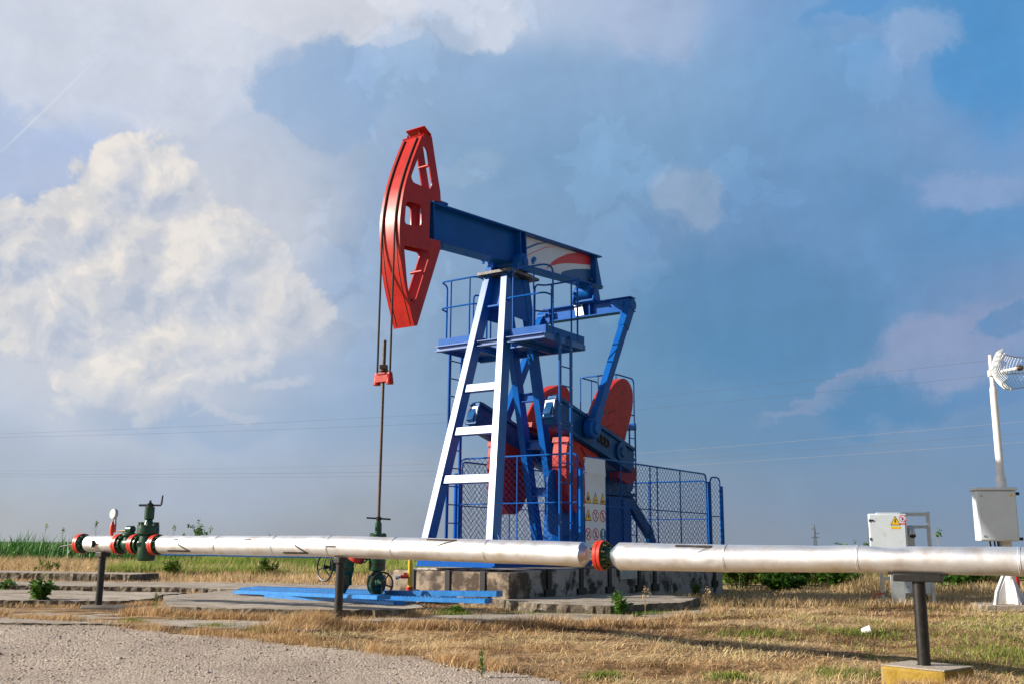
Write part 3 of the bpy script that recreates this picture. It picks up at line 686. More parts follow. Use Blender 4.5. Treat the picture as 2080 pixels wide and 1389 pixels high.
holes = [smooth_poly([(-1.42, 7.0), (-1.33, 6.95), (-1.17, 6.36), (-1.22, 6.27), (-1.66, 6.26), (-1.72, 6.34), (-1.50, 6.86)], 0.07),
         smooth_poly([(-1.82, 5.89), (-1.44, 5.94), (-1.425, 5.55), (-1.845, 5.49)], 0.08),
         smooth_poly([(-1.845, 5.14), (-1.23, 5.19), (-1.18, 5.14), (-1.52, 4.26), (-1.58, 4.19), (-1.64, 4.24), (-1.73, 4.47)], 0.07)]
mb = MB()
for y in (HY0 + 0.012, HY0 + 0.235): mb.prism([outline] + holes, (0, y, 0), (1, 0, 0), (0, 0, 1), 0.024)
# back web and flat inner strips
hm = HY0 + 0.1235; mb.bar((-1.35, hm, 6.17), (-1.86, hm, 6.08), 0.195, 0.02); mb.bar((-1.30, hm, 5.36), (-1.9, hm, 5.30), 0.195, 0.02)
HEAD = jb(mb, 'horse_head', RED, smooth=30)
mb = MB(); vs = []; w = 0.035
for z in fz:
    x = fx(z); dz = 0.02; t = Vector((fx(min(z + dz, 7.13)) - fx(max(z - dz, 3.83)), 0, min(z + dz, 7.13) - max(z - dz, 3.83))).normalized(); n = Vector((-t.z, 0, t.x))
    p = Vector((x, 0, z)); vs += [p + n * 0.012 + Vector((0, HY0 - w, 0)), p + n * 0.012 + Vector((0, HY1 + w, 0)), p - n * 0.012 + Vector((0, HY1 + w, 0)), p - n * 0.012 + Vector((0, HY0 - w, 0))]
fs = []
for i in range(len(fz) - 1):
    a, b = 4 * i, 4 * i + 4
    for k in range(4): fs.append((a + k, b + k, b + (k + 1) % 4, a + (k + 1) % 4))
fs += [(0, 1, 2, 3), tuple(4 * (len(fz) - 1) + k for k in (3, 2, 1, 0))]
mb.add(vs, fs); jb(mb, 'curved_face', RED, HEAD, smooth=40)
for x, z in ((-1.24, 6.70), (-1.37, 4.80), (-1.56, 4.27)):
    mb = MB(); mb.cyl((x, HY0 + 0.002, z), (x, HY0 + 0.245, z), 0.028, n=12); jb(mb, 'tie_bar', RED, HEAD)
mb = MB(); mb.bar((-1.46, HY0 - 0.05, 7.165), (-1.46, HY1 + 0.05, 7.165), 0.06, 0.05, (-0.75, 0, 1)); mb.bar((-1.36, HY0 - 0.03, 7.28), (-1.36, HY1 + 0.01, 7.28), 0.22, 0.02, (0.5, 0, 1))
for y in (HY0 + 0.05, HY1 - 0.05): mb.cyl((-1.47, y, 7.18), (-1.47, y, 7.225), 0.02, n=8)
jb(mb, 'top_clamp', RED, HEAD)
# bridle: wire ropes over the face, hanging to the carrier bar
ZC = 2.93; rope_y = (YM - 0.135, YM + 0.135)
for y in rope_y:
    pts = [(fx(z) - 0.026, y, z) for z in np.linspace(7.1, 5.5, 22)] + [(-2.025, y, z) for z in np.linspace(5.3, ZC - 0.05, 14)]
    mb = MB(); mb.tube(pts, 0.0165, 8); jb(mb, 'bridle_rope', ROPE)
for y in rope_y:                                             # old cable grooves lower on the face
    mb = MB(); mb.tube([(fx(z) - 0.0135, y * 1.0 + (0.012 if y > YM else -0.012), z) for z in np.linspace(5.35, 3.86, 24)], 0.008, 6); jb(mb, 'cable_guide', DARKRED, HEAD)
mb = MB(); mb.box((-2.03, YM, ZC), (0.10, 0.26, 0.12)); mb.box((-2.03, YM, ZC + 0.07), (0.14, 0.18, 0.02))
for y in rope_y: mb.lathe((-2.025, y, ZC - 0.10), (0, 0, 1), [(0, 0.062), (0.03, 0.062), (0.19, 0.038)], 14)
jb(mb, 'carrier_bar', RED)

# equalizer, tail bearing, pitmans
EQX, EQZ = 4.28, 5.26
mb = MB(); mb.ibeam((EQX, -1.12, EQZ), (EQX, 1.05, EQZ), 0.22, 0.30, 0.022, 0.02, (0, 0, 1))
for y in (0.32, 0.52): mb.box((EQX - 0.055, y - 0.45, EQZ), (0.10, 0.02, 0.25))
EQ = jb(mb, 'equalizer')
for s in (-1, 1):
    mb = MB(); y = -0.98 if s < 0 else 0.98
    mb.prism([[(0.34, 0.1), (-0.14, 0.1), (-0.11, -0.16), (-0.03, -0.36), (0.06, -0.36), (0.10, -0.16)]] if s < 0 else [[(0.12, 0.1), (-0.10, 0.12), (-0.13, -0.14), (-0.02, -0.34), (0.05, -0.3)]],
             (EQX - 0.125, y, EQZ), (0, 1, 0), (0, 0, 1), 0.02)
    mb.lathe((EQX - 0.13, y - s * 0.02, EQZ), (-1, 0, 0), [(0, 0.06), (0.02, 0.06), (0.02, 0.04), (0.06, 0.04)], 12)
    jb(mb, 'end_bracket', BLUE, EQ)
mb = MB()
mb.lathe((4.12, YM - 0.19, 5.62), (0, 1, 0), [(0, 0.11), (0.03, 0.15), (0.35, 0.15), (0.38, 0.11)], 26)
for y in (YM - 0.26, YM + 0.24): mb.prism([[(-0.16, 0), (0.16, 0), (0.09, 0.22), (0.05, 0.30), (-0.05, 0.30), (-0.09, 0.22)]], (4.18, y, 5.42), (1, 0, 0), (0, 0, 1), 0.03)
mb.box((4.12, YM, 5.76), (0.30, 0.24, 0.10)); mb.box((4.22, YM, 5.425), (0.3, 0.62, 0.03)); mb.cyl((3.93, YM + 0.18, 5.60), (4.1, YM + 0.18, 5.60), 0.035, n=10)
jb(mb, 'tail_bearing')
mb = MB(); mb.prism([[(-0.10, 0.12), (0.10, 0.12), (0.05, -0.12), (-0.15, -0.12)]], (EQX - 0.118, 0.14, EQZ), (0, 1, 0), (0, 0, 1), 0.012); jb(mb, 'worn_plate', GALV, EQ)
CR_O, CR_T = Vector((3.95, 0, 2.20)), R(166.1)
ca = Vector((cos(CR_T), 0, sin(CR_T))); cn = Vector((-ca.z, 0, ca.x)) * -1
if cn.z < 0: cn = -cn
def cpt(a, n, y): return CR_O + ca * a + cn * n + Vector((0, y, 0))
PIN = 1.34
for s in (-1, 1):
    y = s * 1.08; mb = MB()
    a = Vector((EQX - 0.06, y, EQZ - 0.03)); b = cpt(PIN, 0.02, y)
    mb.bar(a, b, 0.14, 0.175, (1, 0, 0)); mb.lathe(b + Vector((0, -0.09, 0)), (0, 1, 0), [(0, 0.17), (0.02, 0.2), (0.16, 0.2), (0.18, 0.17)], 24); mb.lathe(b + Vector((0, s * 0.09, 0)), (0, s, 0), [(0, 0.12), (0.05, 0.11)], 20)
    mb.lathe(a + Vector((0, -0.085, 0)), (0, 1, 0), [(0, 0.12), (0.17, 0.12)], 20)
    d = (b - a).normalized(); mb.bar(a + d * 0.12, a + d * 0.62, 0.155, 0.21, (1, 0, 0)); mb.bar(b - d * 0.45, b - d * 0.1, 0.155, 0.23, (1, 0, 0))
    jb(mb, 'pitman_arm', bev=0.006)
# cranks with their counterweights
def crank(s):
    y0, y1 = (s * 0.76, s * 0.99); ym = (y0 + y1) / 2
    mb = MB(); ex, ey = tuple(ca), tuple(cn)
    body = [(-0.62, -0.16), (-0.55, 0.22), (2.45, 0.29), (2.52, 0.22), (2.60, -0.12), (2.42, -0.28), (-0.25, -0.28), (-0.5, -0.24)]
    mb.prism([body], (CR_O.x, ym, CR_O.z), ex, ey, 0.16)
    for n0, n1 in ((0.20, 0.28), (-0.27, -0.20)):
        mb.bar(cpt(-0.5, (n0 + n1) / 2 + (0 if n0 < 0 else -0.02), ym), cpt(2.45, (n0 + n1) / 2, ym), 0.25, 0.07, tuple(cn))
    mb.bar(cpt(2.52, -0.2, ym), cpt(2.50, 0.24, ym), 0.25, 0.05, tuple(ca))
    mb.lathe(cpt(0, 0, y1 - s * 0.06), (0, s, 0), [(0, 0.20), (0.08, 0.20), (0.08, 0.1), (0.11, 0.09)], 26)
    c = jb(mb, 'crank', BLUE_OLD, bev=0.008)
    for a in (0.55, 0.69, 0.84):
        mb = MB(); mb.ring(cpt(a, -0.0 + 0.02 * (a - 0.69), y1 - s * 0.03), (0, 1, 0), 0.075, 0.018, 20, 6); mb.lathe(cpt(a, 0.02 * (a - 0.69), y1 - s * 0.045), (0, s, 0), [(0, 0.06), (0.012, 0.06)], 16); jb(mb, 'pin_hole', DARK, c)
    mb = MB(); mb.box(cpt(2.53, 0.0, ym), (0.03, 0.2, 0.3), Matrix((ca, Vector((0, 1, 0)), cn)).transposed()); jb(mb, 'crank_end', GALV, c)
    up_ = smooth_poly([(0.86, 0.30), (0.78, 0.62), (0.62, 1.04), (0.40, 1.34), (0.12, 1.56), (-0.14, 1.58), (-0.35, 1.42), (-0.40, 1.10), (-0.34, 0.75), (-0.26, 0.50), (-0.24, 0.30)], 0.16, 4)
    dn = smooth_poly([(1.82, -0.30), (1.84, -0.62), (1.66, -1.28), (1.48, -1.50), (1.25, -1.60), (0.98, -1.52), (0.80, -1.25), (0.72, -0.85), (0.62, -0.30)], 0.18, 4)
    tl = smooth_poly([(-0.25, -0.30), (-0.95, 0.0), (-1.02, -0.16), (-0.92, -0.36), (-0.70, -0.44), (-0.25, -0.44)], 0.12, 3)
    th = 0.30; yw = s * 0.75
    for nm, lp, t, yy in (('counterweight', up_, th, yw), ('counterweight', dn, th, yw), ('trim_weight', tl, 0.2, s * 0.72)):
        mb = MB(); mb.prism([lp], (CR_O.x, yy, CR_O.z), ex, ey, t); w = jb(mb, nm, RED_W, smooth=30)
        if nm == 'counterweight':
            up = lp is up_
            for (a, n) in (((0.05, 1.25), (0.62, 0.62), (-0.2, 0.62)) if up else ((1.62, -0.75), (1.0, -0.62), (1.25, -1.35))):
                mb = MB(); mb.lathe(cpt(a, n, yw + s * (th / 2 - 0.01)), (0, s, 0), [(0, 0.05), (0.014, 0.05)], 14); jb(mb, 'bolt_hole', DARKRED, w)
                mb = MB(); mb.lathe(cpt(a, n, yw - s * (th / 2 - 0.01)), (0, -s, 0), [(0, 0.05), (0.014, 0.05)], 14); jb(mb, 'bolt_hole', DARKRED, w)
            for k in range(2): mb = MB(); mb.bar(cpt(0.5 if up else 1.35, (0.36 + 0.28 * k) * (1 if up else -1), yw + s * (th / 2 + 0.004)), cpt(0.28 if up else 1.12, (0.48 + 0.28 * k) * (1 if up else -1), yw + s * (th / 2 + 0.004)), 0.02, 0.03, (0, 1, 0)); jb(mb, 'cast_rib', RED_W, w)
            mb = MB(); e = -0.02 if up else 1.82; mb.box(cpt(0.92 if up else 1.78, 0.33 if up else -0.36, yw), (0.14, 0.36, 0.10), Matrix((ca, Vector((0, 1, 0)), cn)).transposed()); jb(mb, 'clamp_foot', RED_W, w)
crank(-1); crank(1)
# gear reducer on its pedestal
mb = MB(); mb.prism([[(3.25, 0.30), (5.2, 0.30), (5.14, 1.36), (3.35, 1.36)]], (0, YM, 0), (1, 0, 0), (0, 0, 1), 0.95)
for x in (3.6, 4.2, 4.8):
    for s in (-1, 1): mb.box((x, YM + s * 0.485, 0.83), (0.03, 0.05, 0.98))
jb(mb, 'gearbox_pedestal', bev=0.01)
mb = MB(); mb.box((4.25, YM, 1.42), (2.1, 1.06, 0.07)); mb.prism([smooth_poly([(3.4, 1.46), (5.3, 1.46), (5.42, 1.9), (5.3, 2.25), (4.9, 2.45), (4.3, 2.72), (3.7, 2.68), (3.42, 2.3)], 0.2, 4)], (0, YM, 0), (1, 0, 0), (0, 0, 1), 0.9)
mb.box((4.4, YM, 2.17), (2.05, 0.98, 0.06)); mb.cyl((3.95, -1.02, 2.2), (3.95, 1.02, 2.2), 0.10); mb.lathe((3.95, -0.62, 2.2), (0, 1, 0), [(0, 0.2), (1.2, 0.2)], 24)
GB = jb(mb, 'gearbox', BLUE_OLD, bev=0.012)
mb = MB()
for x in np.linspace(3.4, 5.1, 7):
    for s in (-1, 1): mb.lathe((x, YM + s * 0.5, 1.45), (0, 0, 1), [(0, 0.022), (0.035, 0.022)], 6)
jb(mb, 'flange_bolts', STEEL, GB)
mb = MB(); mb.bar((5.12, -0.42, 1.42), (6.15, -0.42, 0.62), 0.10, 0.26, (0, 0, 1)); mb.bar((6.10, -0.42, 0.72), (6.32, -0.42, 0.30), 0.10, 0.26, (1, 0, 0)); jb(mb, 'rear_brace', BLUE_OLD, bev=0.01)
mb = MB(); mb.bar((5.15, 0.34, 1.42), (6.25, 0.34, 0.34), 0.10, 0.2, (0, 0, 1)); jb(mb, 'rear_brace', BLUE_OLD, bev=0.01)
mb = MB(); mb.prism([smooth_poly([(1.75, 1.75), (2.62, 1.75), (2.62, 0.55), (1.75, 0.55)], 0.28, 5)], (0, -0.66, 0), (1, 0, 0), (0, 0, 1), 0.03); jb(mb, 'crank_guard')
# service stage behind the gearbox
mb = MB(); mb.box((5.25, 0.06, 2.88), (0.86, 0.92, 0.09)); mb.box((5.66, 0.06, 2.955), (0.02, 0.92, 0.06)); STG = jb(mb, 'rear_stage')
mb = MB()
for z in (3.95, 3.15):
    ln = [(5.62, -0.38, z), (4.84, -0.38, z), (4.84, 0.5, z), (5.62, 0.5, z)]
    if z > 3.5: ln = [(5.62, -0.38, 2.93)] + ln + [(5.62, 0.5, 2.93)]
    mb.tube(rounded(ln, 0.12), 0.017, 7)
for p in ((4.84, -0.38), (4.84, 0.5), (4.84, 0.06), (5.3, 0.5)): mb.tube([(p[0], p[1], 2.93), (p[0], p[1], 3.95)], 0.014, 6)
jb(mb, 'stage_railing', BLUE, STG)
mb = MB()
for x in (5.36, 5.62): mb.tube([(x, -0.40, 0.3), (x, -0.40, 2.86)], 0.02, 6)
for k in range(7): mb.tube([(5.36, -0.40, 0.6 + 0.34 * k), (5.62, -0.40, 0.6 + 0.34 * k)], 0.011, 5)
jb(mb, 'stage_ladder', BLUE, STG)
# work platform round the post head
mb = MB(); mb.bar((0.83, -1.22, 3.985), (0.83, 1.22, 3.985), 0.05, 0.10); mb.bar((0.80, -1.22, 4.028), (0.80, 1.22, 4.028), 0.11, 0.014); mb.bar((0.80, -1.22, 3.94), (0.80, 1.22, 3.94), 0.11, 0.014)
mb.bar((2.17, -1.22, 3.985), (2.17, 1.22, 3.985), 0.06, 0.10)
for s in (-1, 1): mb.box((1.5, s * 0.80, 4.045), (1.34, 0.84, 0.02)); mb.bar((0.86, s * 1.2, 3.99), (2.14, s * 1.2, 3.99), 0.03, 0.09)
mb.box((1.9, 0, 4.045), (0.5, 0.75, 0.02))
for s in (-1, 1): mb.bar((0.86, s * 0.5, 3.98), (2.14, s * 0.5, 3.98), 0.06, 0.09)
PL = jb(mb, 'platform_deck', GLOSS)
for s in (-1, 1):
    mb = MB(); mb.box((0.855, s * 0.82, 4.125), (0.02, 0.80, 0.13)); mb.box((1.5, s * 1.215, 4.125), (1.30, 0.02, 0.13)); mb.box((2.15, s * 0.82, 4.125), (0.02, 0.80, 0.13)); mb.box((1.1, s * 0.43, 4.125), (0.48, 0.02, 0.13)); jb(mb, 'kick_plate', BLUE, PL)
for s in (-1, 1):
    for f in (True, False):
        sx = 1 if f else -1; x0 = 0.86 if f else 2.14
        mb = MB()
        def X(d): return x0 + sx * d
        for z in (5.30, 4.78):
            path = [(X(0.28), s * 0.30, z - 0.03), (X(0.0), s * 0.34, z), (X(0.0), s * 1.20, z), (X(0.22), s * 1.22, z - 0.02)]
            if z > 5: path = [(X(0.28), s * 0.30, 4.06)] + path + [(X(0.22), s * 1.22, 4.06)]
            mb.tube(rounded(path, 0.16, 5), 0.0175, 8)
        for y in (0.5, 0.95): mb.tube([(X(0.0), s * y, 4.06), (X(0.0), s * y, 5.30)], 0.016, 7)
        jb(mb, 'railing', BLUE, PL)
# side ladders up to the platform
for s in (-1, 1):
    mb = MB()
    for x in (1.25, 1.62): mb.box((x, s * 1.26, 2.1), (0.07, 0.025, 4.0))
    LD = jb(mb, 'ladder')
    for k in range(11):
        mb = MB(); z = 0.42 + 0.343 * k; mb.tube([(1.25, s * 1.26, z), (1.62, s * 1.26, z)], 0.0125, 6); jb(mb, 'rung', BLUE, LD)
    mb = MB()
    for k in range(11):
        for x in (1.25, 1.62): mb.lathe((x, s * 1.26 - 0.0125, 0.42 + 0.343 * k), (0, -1, 0), [(0, 0.014), (0.012, 0.012)], 6)
    jb(mb, 'rung_rivets', GALV, LD)

# polished rod
rod = MB(); rod.cyl((0, 0, -0.1), (0, 0, 1.9), 0.0225, n=14); rod.cyl((0, 0, 1.85), (0, 0, 2.72), 0.032, n=14)
def jw(x, y, z):
    c, s = cos(JACK_RZ), sin(JACK_RZ); return Vector((JACK_LOC[0] + c * x - s * y, JACK_LOC[1] + s * x + c * y, JACK_LOC[2] + z))
RB = jw(-2.025, YM, 0.87)
rod = MB(); rod.cyl((0, 0, -0.1), (0, 0, 2.05), 0.0225, n=14); rod.lathe((0, 0, 2.05), (0, 0, 1), [(0, 0.028), (0.62, 0.03)], 14)
pr_ = rod.build('polished_rod', RUST); pr_.location = RB; tag(pr_, 'rusty polished rod running from the red carrier bar down to the wellhead', 'rod')
mb = MB(); mb.box((0, 0, 2.24), (0.12, 0.12, 0.06)); mb.lathe((0, 0, 2.17), (0, 0, 1), [(0, 0.08), (0.02, 0.08)], 14); mb.build('rod_clamp', RUST, pr_)
mb = MB(); mb.cyl((0, 0, 0), (0, 0, 2.04), 0.0235, n=14)

# mesh fence round the machine
FN = thing('mesh_fence', 'blue chain link safety fence around the base of the pump jack', 'fence', JACK_LOC, JACK_RZ)
WIRE = mat('blue_wire', (0.006, 0.05, 0.20), 0.45)
def fence_panel(p, q, z0, z1, mid, vert):
    P = Vector((p[0], p[1], 0)); Q = Vector((q[0], q[1], 0)); d = (Q - P); Lh = d.length; d.normalize()
    def pt(u, z): return P + d * u + Vector((0, 0, z))
    mb = MB(); mb.tube(rounded([pt(0, z0), pt(0, z1), pt(Lh, z1), pt(Lh, z0)], 0.13, 5, True), 0.017, 7, True)
    mb.tube([pt(0, mid), pt(Lh, mid)], 0.012, 6)
    for u in vert: mb.tube([pt(u, z0), pt(u, z1)], 0.014, 6)
    pn = mb.build('fence_panel', BLUE, FN)
    mb = MB(); H = z1 - z0; st = 0.125; k = -H
    def wire(a, b):
        n = d.cross(Vector((0, 0, 1))) * 0.004; a, b = Vector(a), Vector(b); e = (b - a).normalized(); m = e.cross(d.cross(Vector((0, 0, 1)))).normalized() * 0.004
        mb.add([a + n, a - n * .5 + m, a - n * .5 - m, b + n, b - n * .5 + m, b - n * .5 - m], [(0, 1, 4, 3), (1, 2, 5, 4), (2, 0, 3, 5)])
    r = 1.0                                                  # diamonds: one up, about one along
    k = -H / r
    while k < Lh:
        u0, u1 = k, k + H / r; za, zb = z0, z1
        a0 = max(0, u0); a1 = min(Lh, u1)
        if a1 > a0:
            wire(pt(a0, z0 + (a0 - u0) * r), pt(a1, z0 + (a1 - u0) * r)); wire(pt(a0, z1 - (a0 - u0) * r), pt(a1, z1 - (a1 - u0) * r))
        k += st
    mb.build('wire_mesh', WIRE, pn, smooth=0)
fence_panel((1.72, 1.33), (1.72, -1.33), 0.44, 1.99, 1.125, [1.35])
fence_panel((1.92, -1.37), (7.06, -1.37), 0.30, 1.94, 1.08, [1.3, 2.49, 2.8, 3.84])
fence_panel((1.85, 1.38), (7.1, 1.38), 0.44, 1.95, 1.10, [1.6, 3.4])
fence_panel((7.25, 1.30), (7.25, -1.30), 0.35, 1.81, 0.97, [1.15])
fence_panel((7.2, -1.40), (7.58, -1.46), 0.30, 1.89, 1.03, [])
for p in ((1.70, -1.41, 1.72), (1.75, 1.44, 1.72), (7.14, -1.40, 1.78), (7.2, 1.4, 1.75), (7.62, -1.47, 1.7)):
    mb = MB(); mb.cyl((p[0], p[1], 0.02), (p[0], p[1], p[2]), 0.045, n=12); mb.build('post', BLUE, FN)

# warning board tied to the fence
SB = thing('warning_board', 'tall white warning board with yellow triangles and red circles tied to the fence', 'sign', jw(2.18, -1.41, 0.33), JACK_RZ)
ox, oz = 2.18, 0.33
mb = MB(); vs = []; us = np.linspace(1.84 - ox, 2.55 - ox, 7); zs = [0.33, 0.7, 1.1, 1.4, 1.62, 1.655, 1.66, 1.8, 1.925]
for z in zs:
    for u in us: vs.append((u, -0.006 - (0.012 if abs(z - 1.655) < 0.01 else 0), z - oz))
nu = len(us); fs = [(j * nu + i, j * nu + i + 1, (j + 1) * nu + i + 1, (j + 1) * nu + i) for j in range(len(zs) - 1) for i in range(nu - 1)]
vb = [(x, y + 0.006, z) for x, y, z in vs]; n = len(vs)
mb.add(vs + vb, fs + [tuple(n + k for k in f[::-1]) for f in fs]); mb.build('sheet', SIGNW, SB)
def sprism(pts, u, z, m, name, par, lift, sc=1.0, yb=-0.0065):
    mb = MB(); mb.prism([[(u + x * sc, z + y * sc) for x, y in pts]], (0, yb - lift, 0), (1, 0, 0), (0, 0, 1), 0.002); return mb.build(name, m, par, smooth=0)
CIRC = [(cos(2 * pi * k / 28), sin(2 * pi * k / 28)) for k in range(28)]
def multi(polys, u, z, sc, lift, m, name, par, yb=-0.0065):
    mb = MB()
    for p in polys: mb.prism([[(u + x * sc, z + y * sc) for x, y in p]], (0, yb - lift, 0), (1, 0, 0), (0, 0, 1), 0.002)
    return mb.build(name, m, par, smooth=0)
TRI = [(-1, -0.86), (1, -0.86), (0, 1.02)]; TRI2 = [(-0.82, -0.74), (0.82, -0.74), (0, 0.80)]
FLAME = [(-0.32, -0.5), (-0.4, -0.2), (-0.2, 0.05), (-0.22, 0.3), (0.02, 0.1), (0.05, 0.42), (0.22, 0.12), (0.36, -0.1), (0.3, -0.5), (0.1, -0.52), (0.08, -0.3), (-0.06, -0.22), (-0.1, -0.52)]
DROP = [[(-0.3, -0.6), (-0.36, -0.35), (-0.2, -0.1), (-0.08, -0.35), (-0.1, -0.6)], [(0.02, -0.1), (0.3, -0.25), (0.36, -0.55), (0.2, -0.4)]]
GEARS = [[(x * 0.24 - 0.28, y * 0.24 - 0.42) for x, y in CIRC], [(x * 0.17 + 0.24, y * 0.17 - 0.45) for x, y in CIRC], [(-0.15, -0.12), (0.3, -0.22), (0.4, -0.6), (0.3, -0.3)]]
BURST = [[(-0.45, -0.45), (-0.1, -0.2), (-0.3, 0.05), (0.0, -0.02), (0.05, 0.35), (0.14, -0.02), (0.42, 0.02), (0.2, -0.2), (0.45, -0.5), (0.05, -0.3)]]
def tri_sign(u, z, glyph, sc, par, yb=-0.0065):
    t = sprism(TRI, u, z, BLK_MARK, 'warning_triangle', par, 0.001, sc, yb); sprism(TRI2, u, z, YEL_MARK, 'yellow_field', t, 0.002, sc, yb); multi(glyph, u, z, sc, 0.003, BLK_MARK, 'pictogram', t, yb)
def ban_sign(u, z, glyph, sc, par, yb=-0.0065):
    t = sprism(CIRC, u, z, RED_MARK, 'prohibition_disc', par, 0.001, sc, yb); sprism([(x * 0.8, y * 0.8) for x, y in CIRC], u, z, SIGNW, 'white_field', t, 0.002, sc, yb)
    multi(glyph, u, z, sc, 0.003, BLK_MARK, 'pictogram', t, yb); sprism([(-0.62, 0.48), (-0.50, 0.62), (0.62, -0.48), (0.50, -0.62)], u, z, RED_MARK, 'slash_bar', t, 0.004, sc, yb)
MATCH = [[(-0.25, -0.55), (-0.12, -0.6), (0.2, 0.3), (0.08, 0.35)], [(x * 0.14 + 0.2, y * 0.2 + 0.42) for x, y in CIRC]]
PHONE = [[(x * 0.22 - 0.12, y * 0.22 + 0.30) for x, y in CIRC], [(-0.35, -0.1), (0.1, 0.15), (0.3, -0.15), (0.12, -0.3), (0.1, -0.6), (-0.05, -0.6), (-0.05, -0.25)]]
TOOL = [[(-0.45, -0.45), (-0.3, -0.55), (0.45, 0.45), (0.3, 0.55)], [(0.15, 0.1), (0.5, 0.1), (0.5, 0.3), (0.2, 0.35)], [(-0.5, -0.15), (-0.2, -0.05), (-0.15, -0.25), (-0.45, -0.35)]]
MAN = [[(x * 0.13 + 0.02, y * 0.13 + 0.48) for x, y in CIRC], [(-0.18, 0.32), (0.2, 0.32), (0.28, -0.05), (0.14, -0.02), (0.2, -0.6), (0.06, -0.6), (0.0, -0.15), (-0.12, -0.6), (-0.26, -0.55), (-0.12, 0.0)]]
c3 = (1.935 - ox, 2.192 - ox, 2.452 - ox); r3 = (1.205 - oz, 0.90 - oz, 0.572 - oz)
tri_sign(c3[0], r3[0], [FLAME], 0.112, SB); tri_sign(c3[1], r3[0], DROP, 0.112, SB); tri_sign(c3[2], r3[0], GEARS, 0.112, SB)
tri_sign(c3[0], r3[1], BURST, 0.112, SB); ban_sign(c3[1], r3[1], MATCH, 0.108, SB); ban_sign(c3[2], r3[1], PHONE, 0.108, SB)
ban_sign(c3[0], r3[2], TOOL, 0.108, SB); ban_sign(c3[1], r3[2], MAN, 0.108, SB)
t = sprism(CIRC, c3[2], r3[2], BLUE_MARK, 'mandatory_disc', SB, 0.001, 0.108)
multi([[(-0.24, 0.72), (0.24, 0.72), (0.15, -0.28), (-0.15, -0.28)], [(x * 0.18, y * 0.18 - 0.58) for x, y in CIRC]], c3[2], r3[2], 0.108, 0.002, SIGNW, 'exclamation_mark', t)
for (u, z) in ((1.84, 1.90), (2.54, 1.90), (1.84, 1.655), (2.55, 1.64), (1.84, 1.06)):
    mb = MB(); mb.ring((u - ox, 0.0, z - oz), (1, 0.3, 0.2), 0.022, 0.005, 10, 5); mb.build('wire_tie', GALV, SB)
# ------------------------------------------------------------------ the pipeline
PD = Vector((1, -0.6, 0)).normalized(); PC = PD.cross(Vector((0, 0, 1)))      # along the pipe, and sideways towards the viewer
if PC.y > 0: PC = -PC
PZ = [(-6.59, 1.180), (-5.05, 1.174), (-2.19, 1.174), (0.83, 1.116), (1.14, 1.100), (2.31, 1.094), (3.34, 1.108), (4.25, 1.104), (9.0, 1.08)]
PR = [(-6.59, 0.118), (-5.05, 0.128), (-2.19, 0.135), (0.80, 0.133), (1.14, 0.147), (2.31, 0.137), (3.34, 0.128), (9.0, 0.128)]
def pz(x): return float(np.interp(x, [a for a, b in PZ], [b for a, b in PZ]))
def prr(x): return float(np.interp(x, [a for a, b in PR], [b for a, b in PR]))
def pp(x, dz=0.0): return Vector((x, 11.85 - 0.6 * x, pz(x) + dz))
PIPE = thing('pipeline', 'long dented silver clad pipeline running across the foreground on black posts', 'pipeline', pp(-6.6))
P0 = pp(-6.6)
def pbuild(mb, name, m, par=None, **k):
    return mb.build(name, m, par or PIPE, **k) if False else _pb(mb, name, m, par or PIPE, **k)
def _pb(mb, name, m, par, base=None, **k):
    base = base if base is not None else P0
    mb.v = [tuple(Vector(v) - base) for v in mb.v]; return mb.build(name, m, par, **k)
def cladding(x0, x1, dents=(), seed=0, cap=True):
    """one length of sheet-metal cladding, with soft irregularities and a few real dents"""
    n = max(8, int((x1 - x0) / 0.035)); m = 40; mb = MB(); vs = []; rs = random.Random(seed); ph = [rs.uniform(0, 6.28) for _ in range(6)]
    for i in range(n + 1):
        x = x0 + (x1 - x0) * i / n; c = pp(x); r = prr(x)
        for k in range(m):
            a = 2 * pi * k / m
            d = 0.0012 * sin(3 * a + ph[0] + x * 2.2) + 0.0010 * sin(5 * a + ph[1] - x * 3.7) + 0.0008 * sin(x * 9 + ph[2] + a)
            for (dx, da, w, wa, dep) in dents:
                e = ((x - dx) / w) ** 2 + ((((a - da) + pi) % (2 * pi) - pi) / wa) ** 2
                d -= dep * math.exp(-e)
            vs.append(c + (PC * cos(a) + Vector((0, 0, 1)) * sin(a)) * (r + d))
    fs = [(i * m + k, (i + 1) * m + k, (i + 1) * m + (k + 1) % m, i * m + (k + 1) % m) for i in range(n) for k in range(m)]
    fs += [tuple(range(m)), tuple(n * m + k for k in range(m))[::-1]]
    mb.add(vs, fs); return pbuild(mb, 'cladding_section', ALU, smooth=60)
D = pi / 2
DEN = {0.9: [(2.05, 0.75, 0.10, 0.35, 0.010), (1.95, 0.1, 0.07, 0.3, 0.007), (1.72, 1.2, 0.12, 0.3, 0.007), (2.12, -0.35, 0.05, 0.25, 0.008), (1.85, 0.5, 0.2, 0.2, 0.004)],
       2.2: [(3.0, 1.35, 0.14, 0.4, 0.012), (2.65, 1.5, 0.2, 0.3, 0.006)], 3.3: [(3.56, 1.45, 0.10, 0.55, 0.030), (3.72, 0.9, 0.05, 0.3, 0.012), (3.64, 1.25, 0.16, 0.35, 0.012), (3.95, 1.5, 0.2, 0.3, 0.006)]}
SEAMS = [(-6.42, -5.98), (-5.99, -5.83), (-5.02, -4.02), (-4.02, -3.10), (-3.10, -2.28), (-2.28, -1.40), (-1.40, -0.245), (-0.245, 0.805), (1.19, 2.215), (2.215, 3.335), (3.335, 4.52), (4.52, 6.5), (6.5, 9.0)]
for i, (a, b) in enumerate(SEAMS):
    cladding(a, b, next((v for k, v in DEN.items() if a - 0.4 < k < b and abs(k - a) < 0.4), ()), i)
